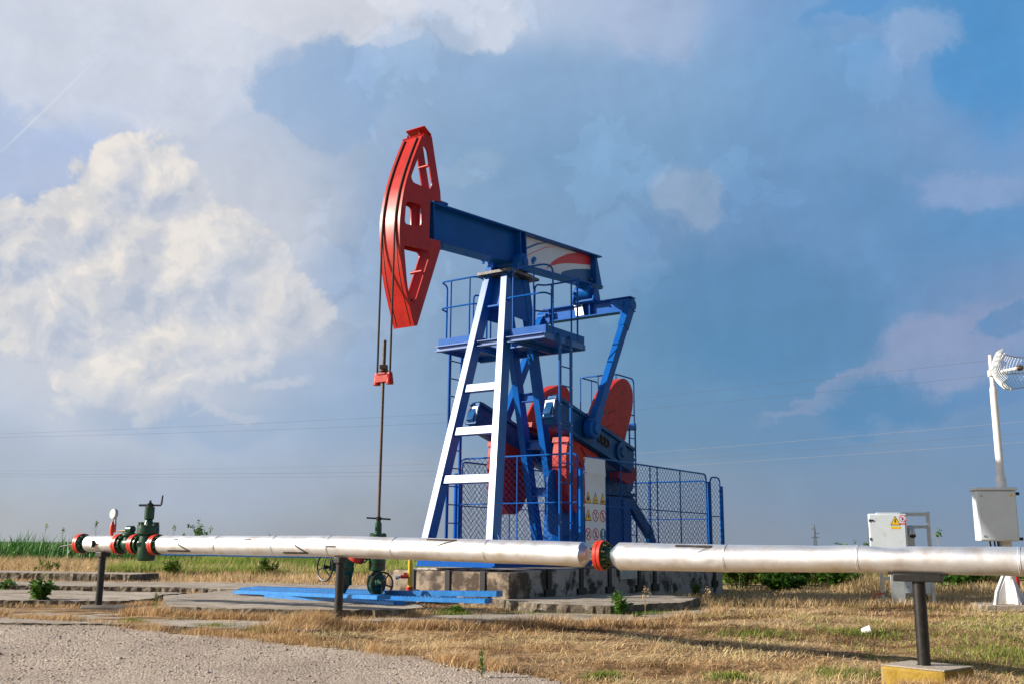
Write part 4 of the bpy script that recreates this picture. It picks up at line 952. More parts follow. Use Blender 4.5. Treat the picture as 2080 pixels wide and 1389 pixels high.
for x in (-4.02, -3.10, -2.28, -1.40, -0.245, 2.215, 3.335, 4.52):
    mb = MB(); r = prr(x)
    mb.lathe(pp(x) - PD * 0.012, PD, [(0, r * 0.99), (0.002, r + 0.0035), (0.007, r + 0.0042), (0.010, r + 0.0015), (0.016, r + 0.0015), (0.018, r + 0.0042), (0.023, r + 0.0035), (0.025, r * 0.99)], 40, cap=False)
    pbuild(mb, 'seam_band', ALU, smooth=60)
# tapered ends of the cladding either side of the middle flange
mb = MB(); mb.lathe(pp(0.80), PD, [(0, 0.1335), (0.004, 0.1345), (0.07, 0.075)], 40); pbuild(mb, 'cladding_end', ALU_END)
mb = MB(); mb.lathe(pp(1.19), -PD, [(0, 0.146), (0.004, 0.145), (0.10, 0.075)], 40); pbuild(mb, 'cladding_end', ALU_END)
def flange(x, r, par=None, base=None, green_after=True):
    """a pair of bolted flanges: two red rims, a dark green neck on the right-hand face"""
    c = pp(x); mb = MB()
    mb.lathe(c - PD * 0.05, PD, [(0, r * 0.8), (0, r), (0.036, r), (0.036, r * 0.80), (0.046, r * 0.80), (0.046, r), (0.084, r), (0.084, r * 0.94)], 40)
    f = pbuild(mb, 'flange', FLANGE)
    mb = MB(); mb.lathe(c + PD * 0.036, PD, [(0, r * 0.95), (0.006, r * 0.95), (0.008, r * 0.62), (0.06, r * 0.52), (0.10, r * 0.5)], 32); pbuild(mb, 'flange_neck', GREEN, f)
    mb = MB()
    u = Vector((0, 0, 1))
    for k in range(10):
        a = 2 * pi * (k + 0.5) / 10; q = c + (PC * cos(a) + u * sin(a)) * r * 0.80
        mb.lathe(q - PD * 0.085, PD, [(0, 0.014), (0.03, 0.014)], 6); mb.lathe(q + PD * 0.03, PD, [(0, 0.017), (0.035, 0.017), (0.035, 0.009), (0.055, 0.009)], 6)
    pbuild(mb, 'flange_bolts', GREEN if r < .16 else STUD, f); return f
STUD = mat('brass_stud', (0.16, 0.13, 0.05), 0.4, 0.5, var=0.3, vscale=30)
flange(1.005, 0.162); flange(-6.56, 0.150); flange(-5.80, 0.150); flange(-5.50, 0.146); flange(-5.115, 0.150)
mb = MB(); mb.cyl(pp(-6.62), pp(-7.0, -0.05), 0.012, n=8); pbuild(mb, 'bleed_rod', DARK)
# painted flow arrows on the cladding
def arrow(x0, x1, t0, xb, tb, w=0.02):
    mb = MB()
    def strip(p, q, wd, n=14):
        vs = []; fs = []
        for i in range(n + 1):
            t = i / n; x = p[0] + (q[0] - p[0]) * t; a = p[1] + (q[1] - p[1]) * t; c = pp(x); r = prr(x) + 0.0035
            da = wd / r / 2; along = abs(q[0] - p[0]) / (abs(q[0] - p[0]) + abs(q[1] - p[1]) * r + 1e-6)
            for sg in (-1, 1):
                aa = a + sg * da * along; cx_ = pp(x + sg * wd / 2 * (1 - along)); vs.append(cx_ + (PC * cos(aa) + Vector((0, 0, 1)) * sin(aa)) * r)
            if i: k = 2 * i; fs.append((k - 2, k, k + 1, k - 1))
        mb.add(vs, fs)
    strip((x0, t0), (x1, t0), w); strip((x1, t0), (xb, tb), w)
    return pbuild(mb, 'flow_arrow', ARROW, smooth=60)
arrow(-0.97, -0.60, 1.02, -0.80, 0.35, 0.03); arrow(1.76, 2.10, 0.98, 1.94, 0.15, 0.034)
arrow(-4.82, -4.42, -0.70, -4.62, 0.1, 0.03); arrow(-2.92, -2.55, -0.70, -2.73, 0.1, 0.03)
arrow(-4.72, -4.64, 0.62, -4.68, 0.45, 0.02); arrow(-3.53, -3.42, 0.62, -3.47, 0.42, 0.02); arrow(-2.28, -2.14, 0.0, -2.15, 0.05, 0.02)

# gate valve and check valve in the line, and the gauge
def placed(name, label, cat, base): return thing(name, label, cat, base)
c = pp(-5.30); u = Vector((0, 0, 1)); GV = placed('gate_valve', 'dark green gate valve in the pipeline with a black crank handle on top', 'valve', c)
def vb(mb, name, m, par, base, **k): return _pb(mb, name, m, par, base, **k)
mb = MB(); mb.lathe(c - u * 0.235, u, [(0, 0.10), (0.015, 0.125), (0.08, 0.135), (0.20, 0.13), (0.28, 0.125), (0.36, 0.115), (0.37, 0.14), (0.385, 0.158), (0.46, 0.158), (0.50, 0.15)], 28)
mb.lathe(c - PD * 0.19, PD, [(0, 0.10), (0.38, 0.10)], 24); mb.lathe(c - PD * 0.16, PD, [(0, 0.135), (0.03, 0.135)], 24)
mb.box(c + u * 0.0 + PC * 0.125, (0.10, 0.03, 0.06)); vb(mb, 'valve_body', GREEN, GV, c, bev=0.006)
mb = MB(); mb.lathe(c + u * 0.26, u, [(0, 0.155), (0.015, 0.157), (0.02, 0.14), (0.02, 0.07), (0.09, 0.052), (0.10, 0.06)], 28)
for k in range(8): a = 2 * pi * k / 8; mb.lathe(c + u * 0.275 + (PC * cos(a) + PD * sin(a)) * 0.125, u, [(0, 0.022), (0.045, 0.022)], 6)
bn = vb(mb, 'bonnet', GREEN, GV, c)
mb = MB(); mb.lathe(c + u * 0.36, u, [(0, 0.06), (0.01, 0.07), (0.18, 0.07), (0.185, 0.06)], 24); vb(mb, 'stem_housing', GREEN, GV, c)
mb = MB(); hx = Vector((1, -0.15, 0)).normalized(); h0 = c + u * 0.565
mb.lathe(h0 - u * 0.02, u, [(0, 0.045), (0.035, 0.05), (0.05, 0.03), (0.07, 0.012), (0.09, 0.02)], 14); mb.tube([h0 - hx * 0.17, h0 - hx * 0.04], 0.017, 8); mb.tube([h0, h0 + hx * 0.165, h0 + hx * 0.175 + u * 0.02, h0 + hx * 0.185 + u * 0.145], [0.014, 0.014, 0.016, 0.013], 8)
vb(mb, 'crank_handle', BLACK, GV, c)
c2 = pp(-5.64); CV = placed('check_valve', 'small dark green check valve with a short lever left of the gate valve', 'valve', c2)
mb = MB(); mb.lathe(c2 - PD * 0.13, PD, [(0, 0.125), (0.03, 0.125), (0.035, 0.085), (0.08, 0.105), (0.16, 0.105), (0.25, 0.085)], 26); mb.lathe(c2, u, [(0, 0.10), (0.10, 0.085), (0.12, 0.11), (0.15, 0.11), (0.17, 0.07), (0.19, 0.05)], 22)
vb(mb, 'valve_body', GREEN, CV, c2, bev=0.005)
mb = MB(); mb.lathe(c2 + u * 0.215 - PD * 0.06 , PD, [(0, 0.04), (0.01, 0.055), (0.12, 0.055), (0.13, 0.04)], 16); mb.box(c2 + u * 0.18, (0.09, 0.09, 0.05)); vb(mb, 'hinge_cap', GREEN, CV, c2)
mb = MB(); mb.tube([c2 + u * 0.20 - PD * 0.03, c2 + u * 0.19 - PD * 0.26], 0.012, 8); vb(mb, 'lever', RUST, CV, c2)
c3_ = pp(-5.99, 0.12); GA = placed('pressure_gauge', 'round white pressure gauge on a red needle valve above the pipe', 'gauge', c3_)
mb = MB(); mb.lathe(c3_ - u * 0.02, u, [(0, 0.02), (0.03, 0.022), (0.06, 0.03), (0.17, 0.034), (0.20, 0.022), (0.23, 0.018)], 12); mb.box(c3_ + u * 0.11 + Vector((0.03, 0, 0)), (0.05, 0.03, 0.12)); vb(mb, 'needle_valve', FLANGE, GA, c3_)
gn = Vector((-0.55, -0.83, 0.05)).normalized(); gc = c3_ + u * 0.325
mb = MB(); mb.lathe(gc + gn * 0.015, -gn, [(0, 0.07), (0.008, 0.077), (0.045, 0.077), (0.05, 0.06)], 28); mb.tube([c3_ + u * 0.2, c3_ + u * 0.26], 0.012, 8); vb(mb, 'gauge_case', GALV, GA, c3_)
mb = MB(); mb.lathe(gc + gn * 0.0155, gn, [(0, 0.066), (0.002, 0.066)], 28); dl = vb(mb, 'dial', WHITE, GA, c3_)
gx = gn.cross(u).normalized(); gy = gx.cross(gn)
mb = MB(); mb.bar(gc + gn * 0.019 - gx * 0.03 - gy * 0.004, gc + gn * 0.019 + gx * 0.012 + gy * 0.016, 0.004, 0.008, tuple(gy))
mb.ring(gc + gn * 0.018, gn, 0.052, 0.0022, 24, 4); vb(mb, 'needle', BLK_MARK, dl, c3_)
mb = MB(); mb.tube([gc - gn * 0.03 + u * 0.03, gc - gn * 0.05 - u * 0.05, c3_ + u * 0.17 + Vector((0.05, 0, 0)), c3_ + u * 0.12 + Vector((0.03, 0, 0))], 0.008, 6); vb(mb, 'bracket', BLACK, GA, c3_)
# second dial flat on the pipe side
c4 = pp(-6.20) + PC * 0.118; 
DG = placed('dial_thermometer', 'black rimmed round dial thermometer mounted on the side of the pipe end', 'gauge', c4); n4 = (PC * 0.93 - PD * 0.35).normalized()
mb = MB(); mb.lathe(c4 - n4 * 0.01, n4, [(0, 0.05), (0.04, 0.055), (0.045, 0.05)], 26); vb(mb, 'case', BLACK, DG, c4)
mb = MB(); mb.lathe(c4 + n4 * 0.0352, n4, [(0, 0.046), (0.002, 0.046)], 26); vb(mb, 'dial', WHITE, DG, c4)
mb = MB(); mb.tube([c4 + PD * 0.03, c4 + PD * 0.11], 0.014, 8); vb(mb, 'stem', BLACK, DG, c4)

# supports
def support(x, label, zbase, r, plate, cap):
    c = pp(x); top = c.z - prr(x); b = Vector((c.x, c.y, zbase)); t = thing('pipe_support', label, 'post', b, group=None)
    mb = MB(); mb.cyl(b, (c.x, c.y, top - 0.05), r, n=22); mb.lathe(b, (0, 0, 1), [(0, r * 1.25), (0.012, r * 1.2)], 22); vb(mb, 'post', BLACK, t, b)
    rot = Matrix((PD, -PC, Vector((0, 0, 1)))).transposed()
    mb = MB(); mb.box((c.x, c.y, top - 0.035), (plate, 0.16, 0.07), rot); mb.box((c.x, c.y, top + 0.004), (plate * 1.25, 0.11, 0.03), rot); vb(mb, 'saddle', BLACK, t, b, bev=0.006)
    return t
support(-6.13, 'slim black pipe post standing under the left end of the pipeline', 0.22, 0.05, 0.14, 0)
support(-2.16, 'black pipe post in the middle, between the two round valve wheels', 0.24, 0.052, 0.10, 0)
support(3.78, 'thick black pipe post standing on a yellow concrete block at the right', 0.16, 0.057, 0.42, 0)
def plinth(name, label, c, d, rz, m, bev=0.03, sub=True):
    mb = MB(); rot = Matrix.Rotation(rz, 3, 'Z'); n = 7
    mb.box((0, 0, 0), d, rot); o = mb.build(name, m, bev=bev); o.location = c; return tag(o, label, 'concrete block')
YT = mat('chipped_yellow_block', (0.34, 0.215, 0.022), 0.85, var=0.3, vscale=7, c2=(0.24, 0.19, 0.12), c2amt=0.33, c2scale=7, bump=0.7, bscale=30)
plinth('concrete_block', 'worn yellow concrete block under the right pipe post', (3.80, 9.58, 0.01), (0.62, 0.55, 0.30), -R(50), YT)
mb = MB(); mb.box((0, 0, 0), (0.605, 0.535, 0.012), Matrix.Rotation(-R(50), 3, 'Z')); o = mb.build('worn_top', CONC, bpy.data.objects['concrete_block']); o.location = (0, 0, 0.1535)
plinth('concrete_block', 'small mossy concrete block in dry grass under the middle pipe post', (-2.24, 13.20, 0.155), (0.50, 0.46, 0.2), -R(31), YELC)
plinth('concrete_block', 'low grey concrete footing under the left pipe post', (-5.95, 15.5, 0.235), (0.75, 0.36, 0.10), -R(5), mat('dark_footing', (0.13, 0.115, 0.10), 0.9, var=0.3, vscale=5, bump=0.5))

# ------------------------------------------------------------------ wellhead
WB = Vector((RB.x, RB.y, 0.40)); WH = thing('wellhead', 'dark green wellhead with gate valves and black handwheels below the polished rod', 'wellhead', WB)
def wb(mb, name, m, par=None, **k): return vb(mb, name, m, par or WH, WB, **k)
cxy = Vector((RB.x, RB.y, 0))
def V3(dx, dy, z): return Vector((RB.x + dx, RB.y + dy, z))
mb = MB(); mb.lathe(V3(0, 0, 0.30), u, [(0, 0.11), (0.10, 0.11), (0.10, 0.14), (0.16, 0.14), (0.17, 0.075), (0.26, 0.075)], 24)
mb.lathe(V3(0, 0, 0.48), u, [(0, 0.09), (0.05, 0.13), (0.14, 0.15), (0.26, 0.135), (0.30, 0.07), (0.34, 0.06)], 24); wb(mb, 'valve_body', GREEN)
mb = MB(); mb.lathe(V3(0, 0, 0.81), u, [(0, 0.10), (0.01, 0.128), (0.085, 0.128), (0.09, 0.115), (0.10, 0.115), (0.105, 0.128), (0.18, 0.128), (0.19, 0.09), (0.4, 0.085)], 28); wb(mb, 'flanged_tee', GREEN)
mb = MB(); mb.lathe(V3(0, 0, 0.90), u, [(0, 0.121), (0.012, 0.121)], 28); wb(mb, 'gasket', DARKRED)
mb = MB(); mb.lathe(V3(0, 0, 1.20), u, [(0, 0.09), (0.08, 0.09), (0.09, 0.13), (0.16, 0.13), (0.17, 0.055), (0.33, 0.05), (0.34, 0.035), (0.42, 0.035)], 28)
for s in (-1, 1): mb.lathe(V3(s * 0.09, -0.03, 1.30), u, [(0, 0.035), (0.06, 0.035), (0.075, 0.02)], 12)
mb.box(V3(0.0, -0.05, 1.44), (0.07, 0.06, 0.05)); wb(mb, 'stuffing_box', GREEN)
mb = MB(); mb.tube([V3(-0.185, 0, 1.605), V3(0.185, 0, 1.585)], 0.013, 8); mb.lathe(V3(0, 0, 1.57), u, [(0, 0.04), (0.05, 0.045)], 12); wb(mb, 'tee_handle', DARK)
def wheel(c, ax, r, name, par=None, spokes=5):
    ax = Vector(ax).normalized(); mb = MB(); mb.ring(c, ax, r, 0.014, 32, 8); a = ax.cross(u).normalized(); b = ax.cross(a)
    for k in range(spokes):
        t = 2 * pi * k / spokes + 0.3; mb.tube([c + ax * 0.03, c + (a * cos(t) + b * sin(t)) * r], 0.011, 6)
    mb.lathe(c - ax * 0.04, ax, [(0, 0.03), (0.06, 0.035), (0.08, 0.028)], 12); return wb(mb, name, BLACK, par)
wa = Vector((0.42, -0.9, 0.0)).normalized(); mb = MB(); mb.lathe(V3(0, 0, 0.64), wa, [(0, 0.13), (0.12, 0.12), (0.14, 0.07), (0.24, 0.035), (0.30, 0.03)], 20); wb(mb, 'valve_bonnet', GREEN)
wheel(V3(0.12, -0.27, 0.63), wa, 0.165, 'handwheel')
# side branch with its own valve, bull plug and the other handwheel
mb = MB(); mb.lathe(V3(-0.1, 0, 1.02), (-1, 0.05, 0), [(0, 0.05), (0.12, 0.05), (0.12, 0.075), (0.16, 0.075)], 16); mb.lathe(V3(-0.36, 0.0, 0.86), Vector((-1, -0.2, 0.1)), [(0, 0.11), (0.02, 0.13), (0.10, 0.14), (0.20, 0.11), (0.22, 0.09), (0.36, 0.085)], 20)
mb.lathe(V3(-0.44, 0, 0.86), Vector((-0.1, 0, -1)), [(0, 0.10), (0.16, 0.08), (0.22, 0.09), (0.26, 0.09)], 18); mb.tube([V3(-0.47, 0, 0.62), V3(-0.56, 0.0, 0.42), V3(-0.60, 0, 0.25)], [0.07, 0.055, 0.05], 12); wb(mb, 'branch_valve', GREEN)
mb = MB(); mb.lathe(V3(-0.33, 0, 0.92), Vector((0.15, 0, 1)), [(0, 0.10), (0.05, 0.125), (0.12, 0.13), (0.16, 0.10)], 20); wb(mb, 'red_cap', FLANGE)
mb = MB(); mb.lathe(V3(-0.53, -0.02, 0.68), Vector((0.3, 0, -1)), [(0, 0.085), (0.10, 0.09), (0.14, 0.06)], 16); wb(mb, 'red_cap', DARKRED)
wheel(V3(-0.775, -0.10, 0.86), Vector((-0.72, -0.69, 0.0)), 0.205, 'handwheel', spokes=3)
mb = MB(); mb.tube([V3(-0.75, -0.08, 0.86), V3(-0.58, -0.03, 0.86)], 0.022, 8); wb(mb, 'valve_stem', BLACK)
mb = MB(); mb.tube([V3(-0.28, -0.05, 0.98), V3(-0.18, -0.09, 0.93), V3(-0.10, -0.06, 1.02), V3(-0.05, -0.06, 1.1)], 0.012, 6); wb(mb, 'hose', DARK)
FL = thing('flow_line', 'thin light blue pipe leaving the wellhead to the left behind the pipeline', 'pipe', V3(-0.8, 0.4, 1.02))
mb = MB(); mb.tube([V3(-0.5, 0.3, 1.03), V3(-1.2, 0.6, 1.03), V3(-1.7, 0.8, 1.03), V3(-4.3, 2.0, 1.035)], 0.045, 12); vb(mb, 'pipe_run', PLANK, FL, V3(-0.8, 0.4, 1.02))

# blue perforated grating planks lying by the wellhead
def plank(p, q, w, z0, z1, label, h=0.055, closed=True):
    p = Vector((*p, z0)); q = Vector((*q, z1)); d = q - p; L_ = d.length; o = thing('grating_plank', label, 'plank', p, group='blue planks by the wellhead')
    d.normalize(); a = d.cross(u).normalized(); b = a.cross(d)
    mb = MB(); t = 0.006
    for s in (-1, 1): mb.bar(p + a * s * (w / 2 - t / 2) - b * h / 2, q + a * s * (w / 2 - t / 2) - b * h / 2, t, h - 0.004)
    n = int(L_ / 0.07)
    mb.bar(p + a * (w / 2 - 0.02), q + a * (w / 2 - 0.02), 0.04, 0.004); mb.bar(p - a * (w / 2 - 0.02), q - a * (w / 2 - 0.02), 0.04, 0.004)
    for k in range(n):                                       # serrated cross bars with open slots between
        c = p + d * (L_ * (k + 0.5) / n); mb.bar(c - a * (w / 2 - 0.035), c + a * (w / 2 - 0.035), 0.042, 0.014, (0, 0, 1))
    vb(mb, 'deck_bars', PLANK, o, p)
    mb = MB()
    for e, sg in ((p, 1), (q, -1)): mb.bar(e + d * 0.003 * sg - a * w / 2 - b * h / 2, e + d * 0.003 * sg + a * w / 2 - b * h / 2, 0.006, h)
    vb(mb, 'end_plate', PLANK, o, p); return o
plank((-4.62, 17.75), (-1.80, 14.86), 0.24, 0.42, 0.49, 'long blue grating plank reaching farthest left, nearest the camera')
plank((-4.75, 18.55), (-1.2, 17.1), 0.26, 0.43, 0.44, 'blue grating plank lying flat behind the wellhead')
plank((-4.4, 17.95), (-1.85, 16.6), 0.25, 0.47, 0.48, 'blue grating plank in the middle of the pile left of the wellhead')
plank((-3.35, 16.75), (-0.15, 15.12), 0.20, 0.47, 0.55, 'blue grating plank ending by the foundation, topmost on the right', h=0.075)
plank((-3.1, 16.25), (-0.30, 14.72), 0.22, 0.44, 0.46, 'lower blue grating plank whose slotted end shows beside the stained foundation', h=0.06)
plank((-3.9, 16.9), (-1.6, 15.1), 0.24, 0.395, 0.40, 'blue grating plank lying underneath the others on the slab')

# yellow riser
YB = Vector((-1.55, 16.05, 0.30)); YR = thing('yellow_riser', 'thin yellow upright pipe with a small red tap beside the foundation', 'pipe', YB)
mb = MB(); mb.cyl(YB - u * 0.15, YB + u * 0.95, 0.033, n=14); vb(mb, 'riser', YELLOW, YR, YB)
mb = MB(); mb.lathe(YB + u * 0.21, u, [(0, 0.06), (0.02, 0.06), (0.02, 0.045), (0.03, 0.045), (0.03, 0.06), (0.055, 0.06)], 16); vb(mb, 'coupling', FLANGE, YR, YB)
mb = MB(); mb.tube([YB + u * 0.42, YB + u * 0.42 + Vector((-0.14, -0.02, 0))], 0.03, 10); mb.box(YB + u * 0.45 + Vector((-0.07, -0.01, 0)), (0.05, 0.04, 0.06)); tp = vb(mb, 'tap', FLANGE, YR, YB)
mb = MB(); mb.tube([YB + u * 0.42 + Vector((-0.14, -0.02, 0)), YB + u * 0.40 + Vector((-0.22, -0.02, 0))], [0.022, 0.035], 10); vb(mb, 'spout', GALV, tp, YB)

# ------------------------------------------------------------------ electrical cabinets on the right
def cab_frame(base, rz): return thing
CB = Vector((6.30, 18.0, 0.15)); CRZ = R(-14)
CAB = thing('control_cabinet', 'square pale grey control cabinet with warning stickers on a steel frame behind the pipe', 'cabinet', CB, CRZ)
mb = MB(); mb.box((0.31, 0.16, 1.26), (0.62, 0.32, 0.80)); mb.build('cabinet_body', GREYBOX, CAB, bev=0.008)
mb = MB(); mb.box((0.30, -0.006, 1.26), (0.585, 0.014, 0.765)); DOOR = mb.build('door', GREYBOX, CAB, bev=0.004)
for z in (0.98, 1.22, 1.54): mb = MB(); mb.box((0.012, -0.012, z), (0.022, 0.02, 0.05)); mb.build('hinge', DARK, DOOR)
mb = MB(); mb.box((0.05, -0.016, 1.545), (0.04, 0.02, 0.028)); mb.build('lock', DARK, DOOR)
mb = MB(); mb.box((0.33, 0.14, 1.67), (0.38, 0.28, 0.02)); mb.build('roof_strip', GREYBOX, CAB)
tri_sign(0.435, 1.535, [[(-0.02, 0.4), (0.16, 0.42), (0.03, 0.0), (0.2, 0.02), (-0.12, -0.62), (-0.04, -0.12), (-0.22, -0.14)]], 0.085, DOOR, -0.0135)
sprism([(-1, -0.28), (1, -0.28), (1, 0.28), (-1, 0.28)], 0.435, 1.42, YEL_MARK, 'caption_plate', DOOR, 0.001, 0.08, -0.0135)
ban_sign(0.562, 1.575, [[(-0.3, -0.5), (0.0, -0.5), (0.0, 0.4), (-0.3, 0.4)], [(0.1, 0.1), (0.45, 0.1), (0.45, 0.25), (0.1, 0.25)]], 0.062, DOOR, -0.0135)
sprism([(-1, -0.2), (1, -0.2), (1, 0.2), (-1, 0.2)], 0.562, 1.485, RED_MARK, 'caption_plate', DOOR, 0.001, 0.055, -0.0135)
mb = MB(); mb.box((0.42, 0.10, 0.35), (0.23, 0.07, 1.1)); mb.build('pedestal', GALV, CAB, bev=0.004)
mb = MB(); mb.box((0.18, 0.22, 0.55), (0.05, 0.05, 0.75)); mb.box((0.27, 0.22, 0.55), (0.2, 0.04, 0.05)); mb.build('rear_leg', GALV, CAB)
mb = MB(); mb.box((1.02, 0.32, 0.9), (0.06, 0.06, 1.6)); mb.box((0.82, 0.32, 1.66), (0.46, 0.05, 0.06)); mb.box((0.82, 0.32, 1.44), (0.40, 0.04, 0.05)); mb.box((0.70, 0.34, 1.25), (0.16, 0.02, 0.42)); mb.build('side_frame', GALV, CAB, bev=0.004)
mb = MB(); mb.lathe((0.70, 0.12, 1.46), (0.05, -0.15, -1), [(0, 0.03), (0.03, 0.05), (0.15, 0.065), (0.17, 0.05)], 16); mb.build('siren', GALV, CAB)
mb = MB(); mb.lathe((0.72, 0.10, 1.30), (0.05, -0.3, -1), [(0, 0.05), (0.03, 0.055), (0.05, 0.03)], 14); mb.build('siren_mouth', DARK, CAB)
mb = MB(); mb.box((0.32, 0.2, 0.05), (0.7, 0.4, 0.2)); mb.build('footing', mat('dark_block', (0.10, 0.085, 0.065), 0.9, var=0.3, vscale=8, bump=0.5), CAB, bev=0.02)
for k, (x0, y0, z0, x1, z1) in enumerate([(0.60, 0.05, 0.9, 0.85, 0.33), (0.57, 0.06, 0.88, 0.80, 0.36)]):
    mb = MB(); mb.tube([(x0 + (x1 - x0) * t, y0 - 0.02, z0 + (z1 - z0) * t - 0.12 * sin(pi * t)) for t in np.linspace(0, 1, 12)], 0.012, 6); mb.build('cable', BLACK, CAB)
mb = MB(); mb.tube([(0.20, 0.1, 0.30), (0.05, 0.02, 0.28), (-0.06, -0.02, 0.18), (-0.1, -0.04, 0.0)], 0.012, 6); mb.build('red_cable', FLANGE, CAB)
SBX = Vector((6.95, 18.35, 0.15)); SM = thing('junction_box', 'small pale junction box on a short leg, right of the control cabinet', 'box', SBX, R(-14))
mb = MB(); mb.box((0.27, 0.12, 0.46), (0.52, 0.24, 0.36)); mb.build('box_body', GREYBOX, SM, bev=0.01)
mb = MB(); mb.box((0.27, -0.006, 0.46), (0.49, 0.014, 0.33)); lid = mb.build('lid', GREYBOX, SM, bev=0.004)
mb = MB(); mb.box((0.09, -0.016, 0.40), (0.035, 0.01, 0.035)); mb.build('latch', GALV, lid)
mb = MB()
for x in (0.16, 0.36): mb.bar((x, 0.14, 0.28), (x + 0.03, 0.14, -0.05), 0.04, 0.04, (1, 0, 0))
mb.build('leg', GALV, SM)
mb = MB()
for x in (0.30, 0.34, 0.39): mb.tube([(x, 0.05, 0.28), (x + 0.03, 0.03, 0.12), (x + 0.09, 0.02, -0.05)], 0.012, 6)
mb.build('cable', BLACK, SM)
C2 = Vector((8.27, 17.45, 0.15)); AM = thing('antenna_mast', 'white mast with a wire grid antenna at the top and a large pale cabinet', 'antenna mast', C2, R(-12))
mb = MB(); mb.box((0.0, 0.0, 1.62), (0.62, 0.36, 0.84)); bx = mb.build('equipment_cabinet', GREYBOX, AM, bev=0.015)
mb = MB(); mb.box((0.0, 0.0, 2.07), (0.68, 0.42, 0.05)); mb.build('lid', GREYBOX, bx, bev=0.015)
mb = MB(); mb.box((0.0, -0.186, 1.62), (0.585, 0.012, 0.80)); dr = mb.build('door', GREYBOX, bx, bev=0.004)
for z in (1.95, 1.28): mb = MB(); mb.lathe((-0.24, -0.192, z), (0, -1, 0), [(0, 0.02), (0.012, 0.018)], 12); mb.build('lock', GALV, dr)
sprism([(-1, -0.35), (1, -0.35), (1, 0.35), (-1, 0.35)], -0.02, 1.955, SIGNW, 'name_plate', dr, 0.001, 0.06, -0.1925)
sprism(TRI, 0.235, 1.97, YEL_MARK, 'warning_triangle', dr, 0.001, 0.03, -0.1925)
mb = MB()
for x in (-0.12, -0.05, 0.0): mb.tube([(x, 0, 1.22), (x + 0.01, 0, 1.1), (x + 0.05, 0.05, 1.0)], 0.014, 6)
for z in (2.0, 1.24): mb.box((0.36, 0.05, z), (0.12, 0.04, 0.05))
mb.build('cable_gland', DARK, bx)
mb = MB(); mb.box((0.33, 0.0, 1.35), (0.02, 0.10, 0.22)); mb.build('side_vent', GREYBOX, bx)
mb = MB(); mb.cyl((0.20, 0.24, 0.05), (0.20, 0.24, 2.25), 0.085, n=20); mb.lathe((0.20, 0.24, 2.25), u, [(0, 0.085), (0.1, 0.062), (1.50, 0.060), (1.58, 0.06), (1.66, 0.042), (2.20, 0.036)], 20); mast = mb.build('mast', WHITE, AM)
mb = MB()
for a in (0.3, 1.9, 3.4, 5.0): d = Vector((cos(a), sin(a), 0)); mb.prism([[(0.07, 0), (0.30, 0), (0.07, 0.45)]], (0.20, 0.24, 0.15), tuple(d), (0, 0, 1), 0.014)
mb.build('base_gusset', WHITE, AM)
mb = MB(); mb.tube([(0.06, 0.05, 1.2), (0.06, 0.02, 0.65), (-0.10, -0.1, 0.35), (-0.18, -0.16, 0.0)], 0.035, 10); mb.build('conduit', GALV, AM)
mb = MB(); mb.box((0.2, 0.2, 0.05), (1.2, 0.8, 0.22)); mb.build('footing', CONC, AM, bev=0.02)
mb = MB(); mb.lathe((0.36, 0.5, 0.16), u, [(0, 0.05), (0.02, 0.06), (0.42, 0.06), (0.5, 0.025), (0.53, 0.02)], 14); o = mb.build('fire_extinguisher', FLANGE); o.matrix_world = AM.matrix_basis @ o.matrix_basis; tag(o, 'red fire extinguisher standing behind the foot of the white mast', 'fire extinguisher')
# grid dish: real wires on a paraboloid, opening to the right and away from the sun
AP = Vector((0.20, 0.24, 4.12)); ad = Vector((0.80, -0.60, 0.08)).normalized(); ar = ad.cross(u).normalized(); au = ar.cross(ad)
mb = MB(); A_, B_ = 0.62, 0.33
def dish(s, t): return AP + ad * (0.06 + 0.36 * (s * s) + 0.16 * t * t) + ar * (s * A_) + au * (t * B_)
for k in range(27):
    s = -1 + 2 * k / 26; h = (1 - 0.25 * abs(s)) ; mb.tube([dish(s, t * h) for t in np.linspace(-1, 1, 9)], 0.0045, 5)
for e in (-1, 1): mb.tube([dish(s, e * (1 - 0.25 * abs(s))) for s in np.linspace(-1, 1, 15)], 0.009, 6)
mb.tube([dish(s, 0) for s in np.linspace(-1, 1, 15)], 0.009, 6)
for e in (-1, 1): mb.tube([dish(e, t * 0.75) for t in np.linspace(-1, 1, 7)], 0.008, 6)
gd = mb.build('grid_dish', GALV, AM)
mb = MB()
for e in (-0.2, 0.2): mb.tube([dish(e, t) for t in np.linspace(-1, 1, 9)], 0.02, 8)
mb.box(AP + ad * 0.03, (0.16, 0.16, 0.11)); mb.build('dish_spine', WHITE, gd)
mb = MB(); mb.cyl(AP + ad * 0.06, AP + ad * 0.46, 0.03, n=12); fa = mb.build('feed_arm', WHITE, gd)
mb = MB(); mb.lathe(AP + ad * 0.45, ad, [(0, 0.045), (0.05, 0.05), (0.09, 0.03)], 14); mb.build('feed_head', RUST, fa)

# white paper cup on the grass
LC = Vector((4.43, 13.0, float(gz(4.43, 13.0)) + 0.05)); mb = MB(); mb.lathe((-0.05, 0, 0.0), (1, -0.35, 0.35), [(0, 0.035), (0.02, 0.04), (0.11, 0.05), (0.112, 0.044), (0.03, 0.034)], 16)
o = mb.build('paper_cup', WHITE); o.location = LC; tag(o, 'crumpled white paper cup lying on the dry grass', 'litter')

